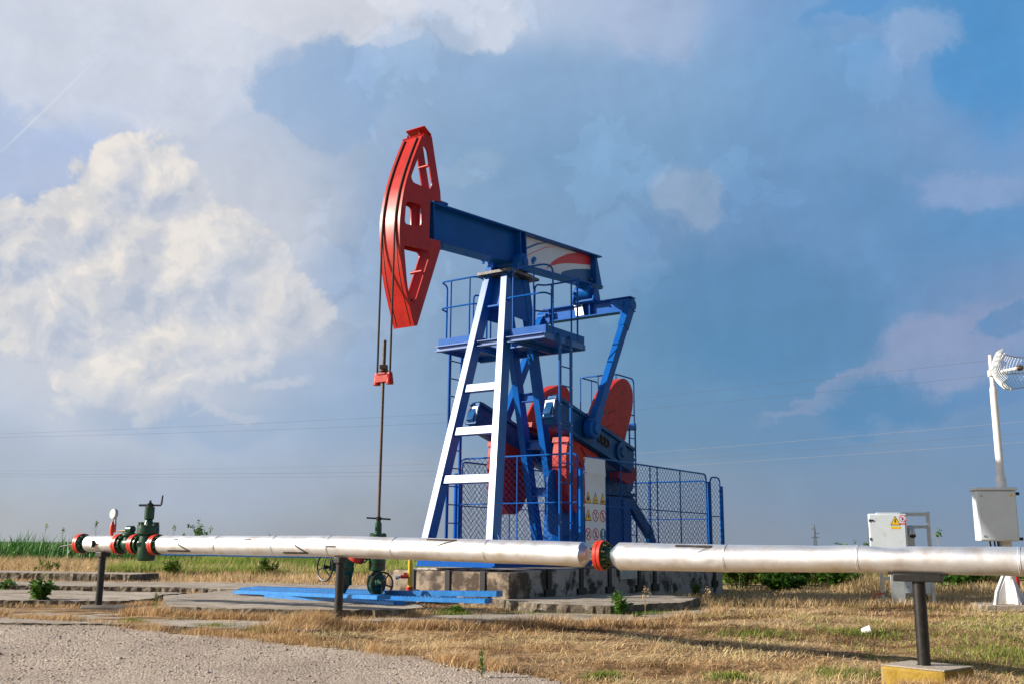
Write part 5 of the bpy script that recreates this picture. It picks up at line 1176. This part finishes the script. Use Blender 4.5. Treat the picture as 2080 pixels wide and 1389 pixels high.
# ------------------------------------------------------------------ lines in the distance
CABLE = mat('overhead_cable', (0.10, 0.10, 0.11), 0.8)
LCAB = mat('pale_overhead_cable', (0.30, 0.27, 0.25), 0.8)
def cable(pts, r, m, label):
    P = [Vector(p) for p in pts]; out = []
    for i in range(len(P) - 1):
        for k in range(16):
            t = k / 16; q = P[i].lerp(P[i + 1], t); q.z -= 0.9 * 4 * t * (1 - t) * (0.6 if i else 0.25); out.append(q)
    out.append(P[-1]); mb = MB(); mb.tube(out, r, 5); o = mb.build('overhead_cable', m, loc=P[0]); tag(o, label, 'cable', 'overhead cables across the sky')
cable([(71.197, 105.002, 23.455), (4.097, 163.026, 23.122), (-136.702, 217.52, 22.972)], 0.014, CABLE, 'highest thin cable, crossing above the grid antenna')
cable([(71.039, 105.1, 21.643), (4.085, 162.298, 21.365), (-128.326, 204.273, 21.259)], 0.014, CABLE, 'second cable from the top, passing behind the grid antenna')
cable([(69.269, 103.477, 15.833), (4.443, 175.442, 15.665), (-134.851, 216.1, 15.617)], 0.014, LCAB, 'pale cable, upper of the three passing behind the mast')
cable([(68.945, 103.227, 14.526), (4.506, 177.704, 14.383), (-125.664, 201.437, 14.357)], 0.014, CABLE, 'darker middle cable of the three passing behind the mast')
cable([(69.051, 103.592, 13.449), (4.426, 174.427, 13.332), (-119.064, 190.934, 13.314)], 0.014, LCAB, 'pale lowest cable passing behind the mast')

PY = thing('pylon', 'distant lattice power pylon on the horizon right of the fence', 'pylon', (267, 900, 0))
mb = MB(); H = 22.5
for sx in (-1, 1):
    for sy in (-1, 1): mb.tube([(sx * 1.6, sy * 1.6, 0), (sx * 0.7, sy * 0.7, H * 0.55), (0, 0, H)], 0.14, 4)
zs = np.linspace(0, H * 0.9, 12)
for i in range(11):
    w0 = 1.6 * (1 - zs[i] / H) + .05; w1 = 1.6 * (1 - zs[i + 1] / H) + .05
    for s in (-1, 1): mb.tube([(s * w0, -w0, zs[i]), (-s * w1, -w1, zs[i + 1])], 0.09, 4); mb.tube([(s * w0, w0, zs[i]), (-s * w1, w1, zs[i + 1])], 0.09, 4)
mb.build('lattice', mat('pylon_steel', (0.16, 0.17, 0.18), 0.6, 0.3), PY, smooth=0)
for z, w in ((H * 0.80, 3.4), (H * 0.63, 3.6), (H * 0.47, 3.6)):
    mb = MB()
    sg = (1,) if z == H * 0.63 else (-1, 1) if z < H * .5 else (-1,)
    for s in sg: mb.tube([(0, 0, z + 0.8), (s * w, 0, z)], 0.13, 4); mb.tube([(0, 0, z), (s * w, 0, z)], 0.13, 4); mb.tube([(s * w, 0, z), (s * w, 0, z - 1.2)], 0.10, 4)
    mb.build('cross_arm', mat('pylon_steel', (0.16, 0.17, 0.18), 0.6, 0.3), PY, smooth=0)
# ------------------------------------------------------------------ vegetation
def blades(name, x, y, h, w, lean, tint, m, zoff=0.0, wind=(0.4, 0.1), flop=None):
    n = len(x); z = gz(x, y) + zoff - 0.01
    a = rng.uniform(0, 2 * pi, n); d = np.stack([np.cos(a), np.sin(a)], -1)                 # facing
    b = rng.uniform(0, 2 * pi, n); L_ = lean * rng.uniform(0.3, 1.2, n)
    bend = np.stack([np.cos(b) * L_ + wind[0] * lean * 0.5, np.sin(b) * L_ + wind[1] * lean * 0.5], -1) * h[:, None]
    zz = h * np.sqrt(np.clip(1 - (L_ * 0.75) ** 2, 0.08, 1))
    base = np.stack([x, y, z], -1); W = np.concatenate([d * (w / 2)[:, None], np.zeros((n, 1))], -1)
    mid = base + np.concatenate([bend * 0.38, (zz * 0.62)[:, None]], -1); tip = base + np.concatenate([bend, zz[:, None]], -1)
    v = np.stack([base - W, base + W, mid - W * 0.75, mid + W * 0.75, tip], 1).reshape(-1, 3)
    f = (np.array([(0, 1, 3), (0, 3, 2), (2, 3, 4)])[None] + (np.arange(n) * 5)[:, None, None]).reshape(-1, 3)
    return v, f, np.repeat(tint, 5)
def cat(parts):
    V, F, T, k = [], [], [], 0
    for v, f, t in parts: V.append(v); F.append(f + k); T.append(t); k += len(v)
    return np.concatenate(V), np.concatenate(F), np.concatenate(T)
slab_polys = [SL[k] for k in 'abcdefgh']
def jack_local(x, y):
    c, s = cos(JACK_RZ), sin(JACK_RZ); dx, dy = x - JACK_LOC[0], y - JACK_LOC[1]; return c * dx + s * dy, -s * dx + c * dy
def free(x, y, m=0.0, slabs=True):
    k = ~on_gravel(x, y, m)
    if slabs:
        for p in slab_polys: k &= ~in_poly(x, y, p)
    lx, ly = jack_local(x, y); k &= ~((lx > -0.35) & (lx < 8.2) & (np.abs(ly) < 1.35))
    return k
def scatter(n, x0, x1, y0, y1, near=1.0):
    x = rng.uniform(x0, x1, n); y = y0 + (y1 - y0) * rng.uniform(0, 1, n) ** near; k = np.abs(x) < y * 0.60 + 1.0; return x[k], y[k]
STRAW = [(0.0, (0.10, 0.055, 0.028)), (0.28, (0.34, 0.195, 0.085)), (0.58, (0.68, 0.46, 0.235)), (0.88, (0.86, 0.67, 0.41)), (1.0, (0.32, 0.34, 0.09))]
TURF = [(0.0, (0.08, 0.13, 0.022)), (0.4, (0.18, 0.25, 0.04)), (0.75, (0.34, 0.37, 0.08)), (1.0, (0.60, 0.47, 0.21))]
TALL = [(0.0, (0.28, 0.17, 0.075)), (0.4, (0.56, 0.40, 0.21)), (0.8, (0.76, 0.59, 0.34)), (1.0, (0.34, 0.36, 0.10))]
MEAD = [(0.0, (0.08, 0.16, 0.022)), (0.4, (0.20, 0.31, 0.05)), (0.75, (0.38, 0.45, 0.09)), (1.0, (0.60, 0.53, 0.22))]
CROP = [(0.0, (0.025, 0.09, 0.016)), (0.5, (0.055, 0.18, 0.03)), (1.0, (0.12, 0.28, 0.05))]
LEAF = [(0.0, (0.035, 0.10, 0.014)), (0.4, (0.11, 0.22, 0.03)), (0.75, (0.24, 0.34, 0.05)), (1.0, (0.46, 0.42, 0.08))]
M_STRAW = mat('straw', (0.5, 0.36, 0.18), 0.75, tint=STRAW, trans=0.25, spec=0.2)
M_TURF = mat('short_turf', (0.15, 0.2, 0.05), 0.7, tint=TURF, trans=0.3, spec=0.25)
M_TALL = mat('tall_straw', (0.5, 0.36, 0.18), 0.75, tint=TALL, trans=0.3, spec=0.2)
M_MEAD = mat('meadow_blades', (0.2, 0.3, 0.06), 0.7, tint=MEAD, trans=0.35, spec=0.25)
M_CROP = mat('crop_leaf', (0.04, 0.12, 0.02), 0.5, tint=CROP, trans=0.25, spec=0.4)
M_LEAF = mat('leaf', (0.08, 0.15, 0.03), 0.55, tint=LEAF, trans=0.3, spec=0.35)
M_LEAF2 = mat('bright_leaf', (0.1, 0.25, 0.03), 0.5, tint=[(0, (0.035, 0.10, 0.012)), (0.5, (0.09, 0.22, 0.025)), (1, (0.20, 0.36, 0.06))], trans=0.35, spec=0.35)
M_STEM = mat('green_stem', (0.10, 0.13, 0.04), 0.7); M_DRYSTEM = mat('dry_stem', (0.30, 0.20, 0.10), 0.8)

# how green the mown ground is, in patches that lie across the view on the right
def greenness(x, y):
    g = vnoise(x * 0.45, y, 1.3, 21) * 0.65 + vnoise(x, y, 0.5, 22) * 0.35
    r = sst(1.5, 4.5, x - 0.0) * sst(9.6, 11.2, y) * (1 - 0.8 * sst(17.5, 19.5, y)); return g * 0.62 + r * 0.30
parts, gparts = [], []
x, y = scatter(230000, -6.0, 12.5, 8.2, 21.5, 1.5); k = free(x, y); x, y = x[k], y[k]
dens = vnoise(x, y, 0.35, 31) * 0.6 + vnoise(x, y, 1.1, 32) * 0.4; sparse = (x < -1.0) & (y > 13.6)
k = (rng.uniform(0, 1, len(x)) < -0.12 + 1.5 * dens) & (~sparse | (rng.uniform(0, 1, len(x)) < 0.15)); x, y = x[k], y[k]
g = greenness(x, y) + rng.uniform(-0.07, 0.07, len(x)); isg = g > 0.575
xs, ys = x[~isg], y[~isg]; n = len(xs)
tuft = vnoise(xs, ys, 0.28, 41) ** 2; h = rng.uniform(0.03, 0.085, n) * (0.45 + 1.9 * tuft)
patch = 0.6 * vnoise(xs * 0.5, ys, 0.8, 42) + 0.4 * vnoise(xs * 0.6, ys, 0.3, 46)
tint = np.clip(rng.uniform(0.0, 1.0, n) * 0.55 + (patch - 0.5) * 2.3 + (vnoise(xs, ys, 0.22, 45) - 0.5) * 0.35 + 0.26, 0, 0.93); tint[rng.uniform(0, 1, n) < 0.03] = 1.0
parts.append(blades('', xs, ys, h, rng.uniform(0.004, 0.010, n), 1.3, tint, None))
xg, yg = x[isg], y[isg]; n = len(xg)
gparts.append(blades('', xg, yg, rng.uniform(0.03, 0.075, n) * (0.7 + 0.9 * vnoise(xg, yg, 0.25, 43)), rng.uniform(0.005, 0.010, n), 0.7, np.clip(rng.uniform(0, 1, n) * 0.75 + 0.35 * vnoise(xg, yg, 0.4, 44), 0, 1), None))
# thicker fringes: beside the gravel and along the broken slab edges
def fringe(poly_pts, n, wd, h0, h1, hard=0.6):
    P = np.array(poly_pts); s = rng.uniform(0, len(P) - 1.001, n); i = s.astype(int); t = (s - i)[:, None]
    q = P[i] * (1 - t) + P[i + 1] * t + rng.normal(0, wd, (n, 2)); x, y = q[:, 0], q[:, 1]
    k = rng.uniform(0, 1, n) < sst(0.3, 0.7, vnoise(x, y, 0.45, 51)) + (1 - hard); x, y = x[k], y[k]; n = len(x)
    return blades('', x, y, rng.uniform(h0, h1, n) * (0.6 + vnoise(x, y, 0.3, 52)), rng.uniform(0.004, 0.008, n), 0.75, np.clip(rng.uniform(0.15, 0.9, n), 0, 0.93), None)
parts.append(fringe([(p[0], p[1] + 0.12) for p in GE[1:9]], 15000, 0.10, 0.04, 0.10, 0.75))
parts.append(fringe([(-5.3, 14.4), (-4.6, 14.05), (-3.6, 13.8), (-2.57, 13.72), (-1.5, 13.85), (-1.1, 14.35)], 6000, 0.07, 0.05, 0.13))
parts.append(fringe([(-3.0, 12.4), (-2.3, 12.6), (-2.2, 13.1), (-1.5, 13.05), (-0.6, 13.1), (0.6, 13.3), (1.8, 13.6), (3.3, 16.0)], 14000, 0.12, 0.06, 0.15, 0.4))
parts.append(fringe([(-2.75, 12.75), (-2.3, 12.95), (-1.9, 13.0)], 3500, 0.12, 0.10, 0.24, 0.2))
parts.append(fringe([(-5.6, 17.0), (-5.3, 19.2), (-3.4, 18.7), (-1.6, 16.4)], 2500, 0.05, 0.03, 0.08)); parts.append(fringe([(-11.4, 18.55), (-8.8, 18.45), (-6.1, 18.1)], 4000, 0.06, 0.03, 0.09, 0.5)); parts.append(fringe([(-9.8, 16.0), (-8, 15.7), (-6, 15.9), (-5.6, 16.8)], 4000, 0.10, 0.04, 0.10))
parts.append(fringe([(-9.5, 20.05), (-6.2, 19.7), (-5.3, 19.3)], 5000, 0.10, 0.03, 0.08)); parts.append(fringe([(-12.5, 22.3), (-6.4, 22.75), (-3, 21.75), (-1.6, 20)], 9000, 0.2, 0.06, 0.14, 0.3))
parts.append(fringe([(3.55, 9.3), (3.6, 9.22), (4.1, 9.2), (4.3, 9.6)], 5200, 0.07, 0.06, 0.17, 0.0))
# flattened straw lying on the ground
x, y = scatter(130000, -5.0, 12.5, 8.4, 19.5, 1.4); k = free(x, y); x, y = x[k], y[k]; k = rng.uniform(0, 1, len(x)) < 0.15 + vnoise(x, y, 0.5, 91); x, y = x[k], y[k]; n = len(x)
a = rng.uniform(0, 2 * pi, n); l = rng.uniform(0.05, 0.20, n); d = np.stack([np.cos(a) * l, np.sin(a) * l], -1); q = np.stack([-np.sin(a), np.cos(a)], -1) * 0.0035; z = gz(x, y)
B = np.stack([x, y, z + rng.uniform(0.0, 0.02, n)], -1); T = np.stack([x + d[:, 0], y + d[:, 1], gz(x + d[:, 0], y + d[:, 1]) + rng.uniform(0.005, 0.05, n)], -1); Md = (B + T) / 2; Md[:, 2] += rng.uniform(0.0, 0.025, n); Q = np.concatenate([q, np.zeros((n, 1))], -1)
v = np.stack([B - Q, B + Q, Md - Q, Md + Q, T], 1).reshape(-1, 3); f = (np.array([(0, 1, 3), (0, 3, 2), (2, 3, 4)])[None] + (np.arange(n) * 5)[:, None, None]).reshape(-1, 3)
parts.append((v, f, np.repeat(np.clip(rng.uniform(0.1, 0.8, n) + (0.6 * vnoise(x * 0.5, y, 0.8, 42) + 0.4 * vnoise(x * 0.6, y, 0.3, 46) - 0.5) * 1.9 + 0.1, 0, 0.93), 5)))
v, f, t = cat(parts); tag(tri_object('dry_grass', v, f, t, M_STRAW), kind='stuff')
gparts.append((lambda q: (q[0], q[1], q[2] * 0.6))(fringe([(-0.2, 14.95), (0.4, 14.95), (1.5, 14.75), (2.3, 15.4)], 3000, 0.10, 0.04, 0.10)))
for cx_, cy_, sp in ((-3.62, 12.78, 0.13), (-2.9, 12.5, 0.12), (-4.75, 13.2, 0.08), (2.06, 9.9, 0.10), (-0.9, 14.6, 0.16), (0.9, 9.9, 0.08), (3.2, 10.2, 0.18), (4.4, 13.0, 0.25), (3.0, 12.6, 0.3), (5.3, 11.4, 0.3), (2.6, 15.2, 0.3)):
    n = 520; x = rng.normal(cx_, sp, n); y = rng.normal(cy_, sp * 0.7, n); gparts.append(blades('', x, y, rng.uniform(0.04, 0.12, n), rng.uniform(0.006, 0.011, n), 0.6, np.clip(rng.uniform(0, 0.8, n), 0, 1), None))
v, f, t = cat(gparts); tag(tri_object('green_grass', v, f, t, M_TURF), kind='stuff')
# tall dry grass: left behind the slabs, and right behind the cabinets
parts = []
x, y = scatter(46000, -24, 0.5, 24.3, 37, 1.25); k = free(x, y) & ~((y < 26.0 - 0.12 * (x + 9)) & (vnoise(x, y, 1.5, 61) < 0.3)); x, y = x[k], y[k]
k = rng.uniform(0, 1, len(x)) < 0.3 + vnoise(x, y, 1.3, 62); x, y = x[k], y[k]; n = len(x)
ht = (0.08 + 0.34 * sst(24.5, 31, y)) * (0.6 + 0.8 * vnoise(x, y, 0.9, 63))
parts.append(blades('', x, y, ht * rng.uniform(0.7, 1.15, n), rng.uniform(0.012, 0.022, n), 0.6, np.clip(rng.uniform(0.1, 0.7, n) + 0.3 * (vnoise(x, y, 2, 64) - 0.3), 0, 0.92), None))
x, y = scatter(40000, 3.5, 17, 19.3, 25.5, 1.1); k = free(x, y) & (y > 20.6 + 1.1 * vnoise(x, y, 1.2, 65)); x, y = x[k], y[k]
k = rng.uniform(0, 1, len(x)) < 0.25 + vnoise(x, y, 0.9, 66); x, y = x[k], y[k]; n = len(x)
ht = (0.055 + (0.02 + 0.36 * sst(7.0, 8.2, x)) * sst(21.2, 23.2, y)) * (0.5 + 1.0 * vnoise(x, y, 0.8, 67))
parts.append(blades('', x, y, ht * rng.uniform(0.65, 1.2, n), rng.uniform(0.008, 0.016, n), 0.55, np.clip(rng.uniform(0.1, 0.95, n), 0, 0.92), None))
x, y = scatter(9000, 3.0, 12, 17.2, 20.2); k = free(x, y); x, y = x[k], y[k]; n = len(x)
parts.append(blades('', x, y, rng.uniform(0.06, 0.2, n), rng.uniform(0.007, 0.012, n), 0.7, np.clip(rng.uniform(0.0, 0.8, n), 0, 0.92), None))
v, f, t = cat(parts); tag(tri_object('tall_dry_grass', v, f, t, M_TALL), kind='stuff')
# meadow grass in the middle distance and along the right
parts = []
x, y = scatter(60000, -12.5, 4, 28.5, 42, 1.2); k = (x > -11.3 + (y - 28) * 0.25 + 2.5 * (vnoise(x, y, 2.0, 71) - 0.5)); x, y = x[k], y[k]; n = len(x)
ht = (0.35 + 0.38 * sst(28.5, 33, y)) * (0.6 + 0.7 * vnoise(x, y, 1.2, 72)); tn = np.clip(rng.uniform(0, 0.65, n) + 0.45 * vnoise(x, y, 2.2, 73), 0, 1)
parts.append(blades('', x, y, ht * rng.uniform(0.7, 1.2, n), rng.uniform(0.014, 0.026, n), 0.5, tn, None))
x, y = scatter(34000, 4, 24, 25.2, 36, 1.3); k = (x > 8.6) | (y > 27.6); x, y = x[k], y[k]; n = len(x); ht = 0.72 * (0.55 + 0.75 * vnoise(x, y, 1.1, 74))
parts.append(blades('', x, y, ht * rng.uniform(0.7, 1.25, n), rng.uniform(0.016, 0.03, n), 0.55, np.clip(rng.uniform(0, 0.6, n) + 0.3 * vnoise(x, y, 1.6, 75), 0, 1), None))
v, f, t = cat(parts); tag(tri_object('meadow_grass', v, f, t, M_MEAD), kind='stuff')
# the maize field
x = rng.uniform(-60, 30, 62000); y = rng.uniform(40, 75, 62000); k = (np.abs(x) < y * 0.62) ; x, y = x[k], y[k]; n = len(x)
hh = 0.86 + 0.24 * vnoise(x, y, 2.2, 81)
v1 = blades('', x, y, hh * rng.uniform(0.6, 1.05, n), rng.uniform(0.05, 0.085, n), 0.75, rng.uniform(0, 1, n), None, wind=(0.6, 0))
x = rng.uniform(-30, -9, 2600); y = rng.uniform(39.0, 47, 2600); k = vnoise(x, y, 1.6, 82) > 0.42; x, y = x[k], y[k]; n = len(x)
v2 = blades('', x, y, rng.uniform(0.95, 1.0 + 0.55 * vnoise(x, y, 2.6, 83)), rng.uniform(0.03, 0.06, n), 0.55, rng.uniform(0.2, 1, n), None, wind=(0.5, 0))
tag(tri_object('maize_field', *cat([v1, v2]), M_CROP), kind='stuff')

# plants with leaves
def leaf_cloud(cent, rad, n, size, seed, shell=0.55, flat=0.0):
    r = np.random.default_rng(seed); C = np.array(cent, float); Rr = np.array(rad, float).reshape(len(C), -1)
    if Rr.shape[1] == 1: Rr = np.repeat(Rr, 3, 1)
    i = r.integers(0, len(C), n); d = r.normal(0, 1, (n, 3)); d /= np.linalg.norm(d, axis=1)[:, None]
    p = C[i] + d * Rr[i] * (shell + (1 - shell) * r.uniform(0, 1, (n, 1)) ** 0.5) * r.uniform(0.75, 1.1, (n, 1))
    s = size * r.uniform(0.55, 1.3, n); a = d + r.normal(0, 0.7, (n, 3)); a /= np.linalg.norm(a, axis=1)[:, None]
    e = r.normal(0, 1, (n, 3)); e[:, 2] += 0.4; e -= a * (e * a).sum(1)[:, None]; e /= np.linalg.norm(e, axis=1)[:, None]; g = np.cross(a, e)
    L_ = e * s[:, None]; W = g * (s * 0.42)[:, None]; c = a * (s * 0.16)[:, None]
    v = np.stack([p - L_ * .5, p + W - c * .5, p + L_ * .5 - c, p - W - c * .5], 1).reshape(-1, 3)
    f = (np.array([(0, 1, 2), (0, 2, 3)])[None] + (np.arange(n) * 4)[:, None, None]).reshape(-1, 3)
    clump = r.uniform(-0.25, 0.25, len(C))[i]
    return v, f, np.repeat(np.clip(r.uniform(0, 0.85, n) + clump, 0, 1), 4)
def bush(name, label, cat_, x, y, w, h, n, size, seed, m, stem=None, group=None, clumps=14, zb=None):
    """several leaning, forking stems, each carrying leaves of uneven size"""
    r = np.random.default_rng(seed); z = float(gz(x, y)) if zb is None else zb; o = thing(name, label, cat_, (x, y, z), group=group); mb = MB(); S0 = []
    for k in range(clumps):
        a = r.uniform(0, 6.28); q = r.uniform(0.05, 1) ** 0.8 * w * 0.5; hh = h * r.uniform(0.55, 1.05) * (1 - 0.35 * (q / (w * 0.5)) ** 2)
        b = np.array([cos(a) * q * 0.35, sin(a) * q * 0.35, -0.03]); t = np.array([cos(a) * q, sin(a) * q, hh]); m_ = (b + t) / 2 + np.array([0, 0, hh * 0.12])
        mb.tube([tuple(b), tuple(m_), tuple(t)], [0.008 * h + 0.003, 0.006 * h + 0.002, 0.002], 5); S0.append((b, m_, t))
        for _ in range(2):
            u_ = r.uniform(0.3, 0.8); p = b * (1 - u_) ** 2 + 2 * m_ * u_ * (1 - u_) + t * u_ * u_; a2 = a + r.uniform(-1.6, 1.6); e = p + np.array([cos(a2), sin(a2), 0.9]) * h * r.uniform(0.10, 0.22); e[2] = min(e[2], h * 1.05)
            mb.tube([tuple(p), tuple(e)], [0.004 * h + 0.002, 0.0015], 4); S0.append((p, (p + e) / 2, e))
    mb.build('stems', stem or M_STEM, o, smooth=60)
    i = r.integers(0, len(S0), n); u_ = (r.uniform(0.12, 1, n) ** 0.8)[:, None]; A = np.array([q[0] for q in S0])[i]; B = np.array([q[1] for q in S0])[i]; C = np.array([q[2] for q in S0])[i]
    p = A * (1 - u_) ** 2 + 2 * B * u_ * (1 - u_) + C * u_ ** 2; a = r.uniform(0, 6.28, n); el = r.normal(0.25, 0.45, n)
    d = np.stack([np.cos(a) * np.cos(el), np.sin(a) * np.cos(el), np.sin(el)], -1); g = np.stack([-np.sin(a), np.cos(a), r.normal(0, 0.35, n)], -1); nn = np.cross(d, g)
    L_ = (size * r.uniform(0.5, 1.5, n))[:, None]; p = p + d * L_ * 0.15; W = g * L_ * 0.30; dr = nn * L_ * 0.14
    v = np.stack([p, p + d * L_ * .45 + W - dr * .2, p + d * L_ - dr, p + d * L_ * .45 - W - dr * .2], 1).reshape(-1, 3)
    f = (np.array([(0, 1, 2), (0, 2, 3)])[None] + (np.arange(n) * 4)[:, None, None]).reshape(-1, 3)
    tn = np.clip(r.uniform(0, 0.8, n) + r.uniform(-0.2, 0.2, len(S0))[i], 0, 1)
    fo = tri_object('foliage', v, f, np.repeat(tn, 4), m); fo.parent = o; return o
for i, (x, y, w, h, lab, m) in enumerate([
    (5.5, 24.9, 1.6, 1.0, 'dark green leafy bush growing just past the right end of the foundation', M_LEAF), (6.7, 25.0, 1.7, 1.02, 'broad dark bush, second to the right of the blue fence', M_LEAF),
    (7.75, 24.2, 1.2, 0.62, 'low yellowish green bush among the tall dry grass', M_LEAF2), (8.7, 26.2, 1.7, 1.2, 'pale green bush whose top shows above the pipe under the far pylon', M_LEAF2),
    (7.75, 26.8, 1.8, 1.05, 'dense dark bush behind the yellowish one', M_LEAF), (10.9, 24.9, 1.7, 0.95, 'dark green bush behind the control cabinet', M_LEAF), (12.3, 24.8, 1.8, 0.95, 'green bush between the junction box and the white mast', M_LEAF), (14.8, 25.0, 1.6, 0.98, 'leafy bush at the right edge behind the mast', M_LEAF), (9.5, 24.4, 1.2, 0.62, 'bright yellow green weed clump left of the control cabinet', M_LEAF2), (6.3, 23.8, 1.1, 0.45, 'low bright green weed clump in front of the dark bushes', M_LEAF2), (10.2, 23.6, 1.0, 0.5, 'small green weed clump just behind the control cabinet legs', M_LEAF2), (11.9, 23.2, 1.2, 0.5, 'green weed clump left of the mast footing', M_LEAF2), (4.75, 26.6, 1.2, 0.95, 'dark bush half hidden behind the right end of the foundation', M_LEAF)]):
    bush('bush', lab, 'bush', x, y, w, h, 3800, 0.085, 100 + i, m, group=None, clumps=34)
bush('young_tree', 'small round young tree rising above the left part of the pipe', 'tree', -10.5, 34.5, 0.85, 1.75, 1500, 0.10, 201, M_LEAF2, clumps=16)
bush('young_tree', 'tiny bushy treetop just showing above the pipe left of the wellhead', 'tree', -8.2, 34.6, 0.6, 1.38, 500, 0.08, 202, M_LEAF2, clumps=9)
bush('shrub', 'dark round weed in the tan grass behind the left pipe post', 'shrub', -9.2, 28.0, 0.9, 0.55, 900, 0.07, 203, M_LEAF, clumps=12)
bush('shrub', 'dark low shrub in the meadow grass left of the middle post', 'shrub', -6.6, 28.3, 0.8, 0.55, 900, 0.07, 204, M_LEAF, clumps=12)
bush('shrub', 'low dark shrub at the far left in front of the maize', 'shrub', -13.2, 29.5, 0.9, 0.5, 700, 0.07, 205, M_LEAF, clumps=11)
def broad_weed(label, x, y, h, w, n, seed, m=M_LEAF2, size=0.09, zb=None):
    return bush('weed', label, 'weed', x, y, w, h, n, size, seed, m, clumps=11, zb=zb)
broad_weed('bright green broad leaved weed growing from the slab edge at the far left', -7.35, 16.35, 0.46, 0.42, 520, 301, size=0.085)
broad_weed('small leafy green weed growing against the front edge of the foundation slab', 1.55, 14.88, 0.34, 0.26, 260, 302, size=0.07)
broad_weed('tiny weed at the foot of the leafy weed by the foundation slab', 1.78, 14.5, 0.13, 0.2, 120, 303, size=0.05)
broad_weed('green weed clump between the blue planks and the foundation', -0.75, 14.75, 0.20, 0.36, 260, 304, size=0.055)
broad_weed('pale weed left of the broad leaved one, growing between the back slabs', -9.9, 20.4, 0.34, 0.4, 260, 305, size=0.07)
broad_weed('second pale weed between the back slabs, right of its twin', -9.0, 20.3, 0.30, 0.25, 180, 306, size=0.07)
broad_weed('dark weed at the corner of the foundation end on the right', 3.75, 20.9, 0.3, 0.35, 200, 307, M_LEAF, 0.06)
def spire(name, label, x, y, h, n, seed, m, size=0.05, zb=None):
    z = float(gz(x, y)) if zb is None else zb; o = thing(name, label, 'weed', (x, y, z)); r = np.random.default_rng(seed)
    mb = MB(); mb.tube([(0, 0, -0.02), (0.01, 0, h * 0.5), (-0.005, 0.0, h)], [0.006, 0.005, 0.002], 6); mb.build('stem', M_STEM, o)
    t = r.uniform(0.12, 1, n); a = r.uniform(0, 6.28, n); L_ = size * (1.35 - 0.8 * t); el = r.uniform(0.1, 0.9, n)
    b = np.stack([np.zeros(n), np.zeros(n), t * h], -1); d = np.stack([np.cos(a) * np.cos(el), np.sin(a) * np.cos(el), np.sin(el)], -1); g = np.stack([-np.sin(a), np.cos(a), np.zeros(n)], -1)
    v = np.stack([b, b + d * (L_ * .5)[:, None] + g * (L_ * .17)[:, None], b + d * L_[:, None], b + d * (L_ * .5)[:, None] - g * (L_ * .17)[:, None]], 1).reshape(-1, 3)
    f = (np.array([(0, 1, 2), (0, 2, 3)])[None] + (np.arange(n) * 4)[:, None, None]).reshape(-1, 3)
    fo = tri_object('leaves', v, f, np.repeat(r.uniform(0, 1, n), 4), m); fo.parent = o; return o
spire('weed', 'slim dark upright weed in the shade near the left pipe post', -4.95, 14.55, 0.36, 110, 401, M_LEAF, 0.055)
spire('weed', 'slim bright green upright weed at the edge of the gravel in front', -0.26, 9.85, 0.27, 90, 402, M_LEAF2, 0.055)
# dry flower stalks
def stalk(label, x, y, h, seed, head=True, name='dry_stalk', m=None, hm=None):
    r = random.Random(seed); z = float(gz(x, y)); o = thing(name, label, 'dry plant', (x, y, z), group=None); lx = r.uniform(-0.06, 0.06); mb = MB()
    mb.tube([(0, 0, -0.02), (lx * .4, 0, h * .5), (lx, 0.01, h)], [0.006 * (0.5 + h), 0.005 * (0.5 + h), 0.003], 5)
    for k in range(5): t = r.uniform(0.35, 0.95); a = r.uniform(0, 6.28); s = h * 0.13; mb.tube([(lx * t, 0, h * t), (lx * t + cos(a) * s, sin(a) * s, h * t + s * 0.9)], 0.003, 4)
    mb.build('stem', m or M_DRYSTEM, o)
    if head: fo = tri_object('seed_head', *leaf_cloud([(lx, 0.01, h), (lx - 0.03, 0, h - 0.09), (lx + 0.05, 0, h - 0.05)], [(0.035, 0.035, 0.05 + 0.04 * h)] * 3, 34, 0.022 + 0.022 * h, seed), hm or M_TALL); fo.parent = o
    return o
stalk('tall flowering stalk rising above the pipe between the cabinet and the mast', 10.0, 24.0, 1.42, 501, hm=M_LEAF2)
stalk('short dry flower stalk right of the leafy weed by the foundation slab', 1.9, 14.6, 0.42, 502); stalk('leaning dry stalk standing right of the foundation slab', 3.0, 15.6, 0.4, 503)
stalk('brown dried plant standing between the green bushes', 7.0, 22.8, 0.75, 504)
for i, (x, y, h, lab) in enumerate([(-18.6, 41, 1.55, 'leftmost tall seed stalk standing above the maize'), (-17.6, 40.5, 1.40, 'second seed stalk from the left above the maize'), (-16.1, 40, 1.62, 'tallest seed stalk above the maize at left'), (-15.3, 40.4, 1.30, 'short seed stalk right of the tallest one above the maize'), (-13.4, 41, 1.55, 'seed stalk above the maize just left of the pipe end'), (-12.0, 41, 1.5, 'seed stalk visible behind the left flange')]):
    stalk(lab, x, y, h, 520 + i, m=M_STEM, hm=M_MEAD, name='seed_stalk')
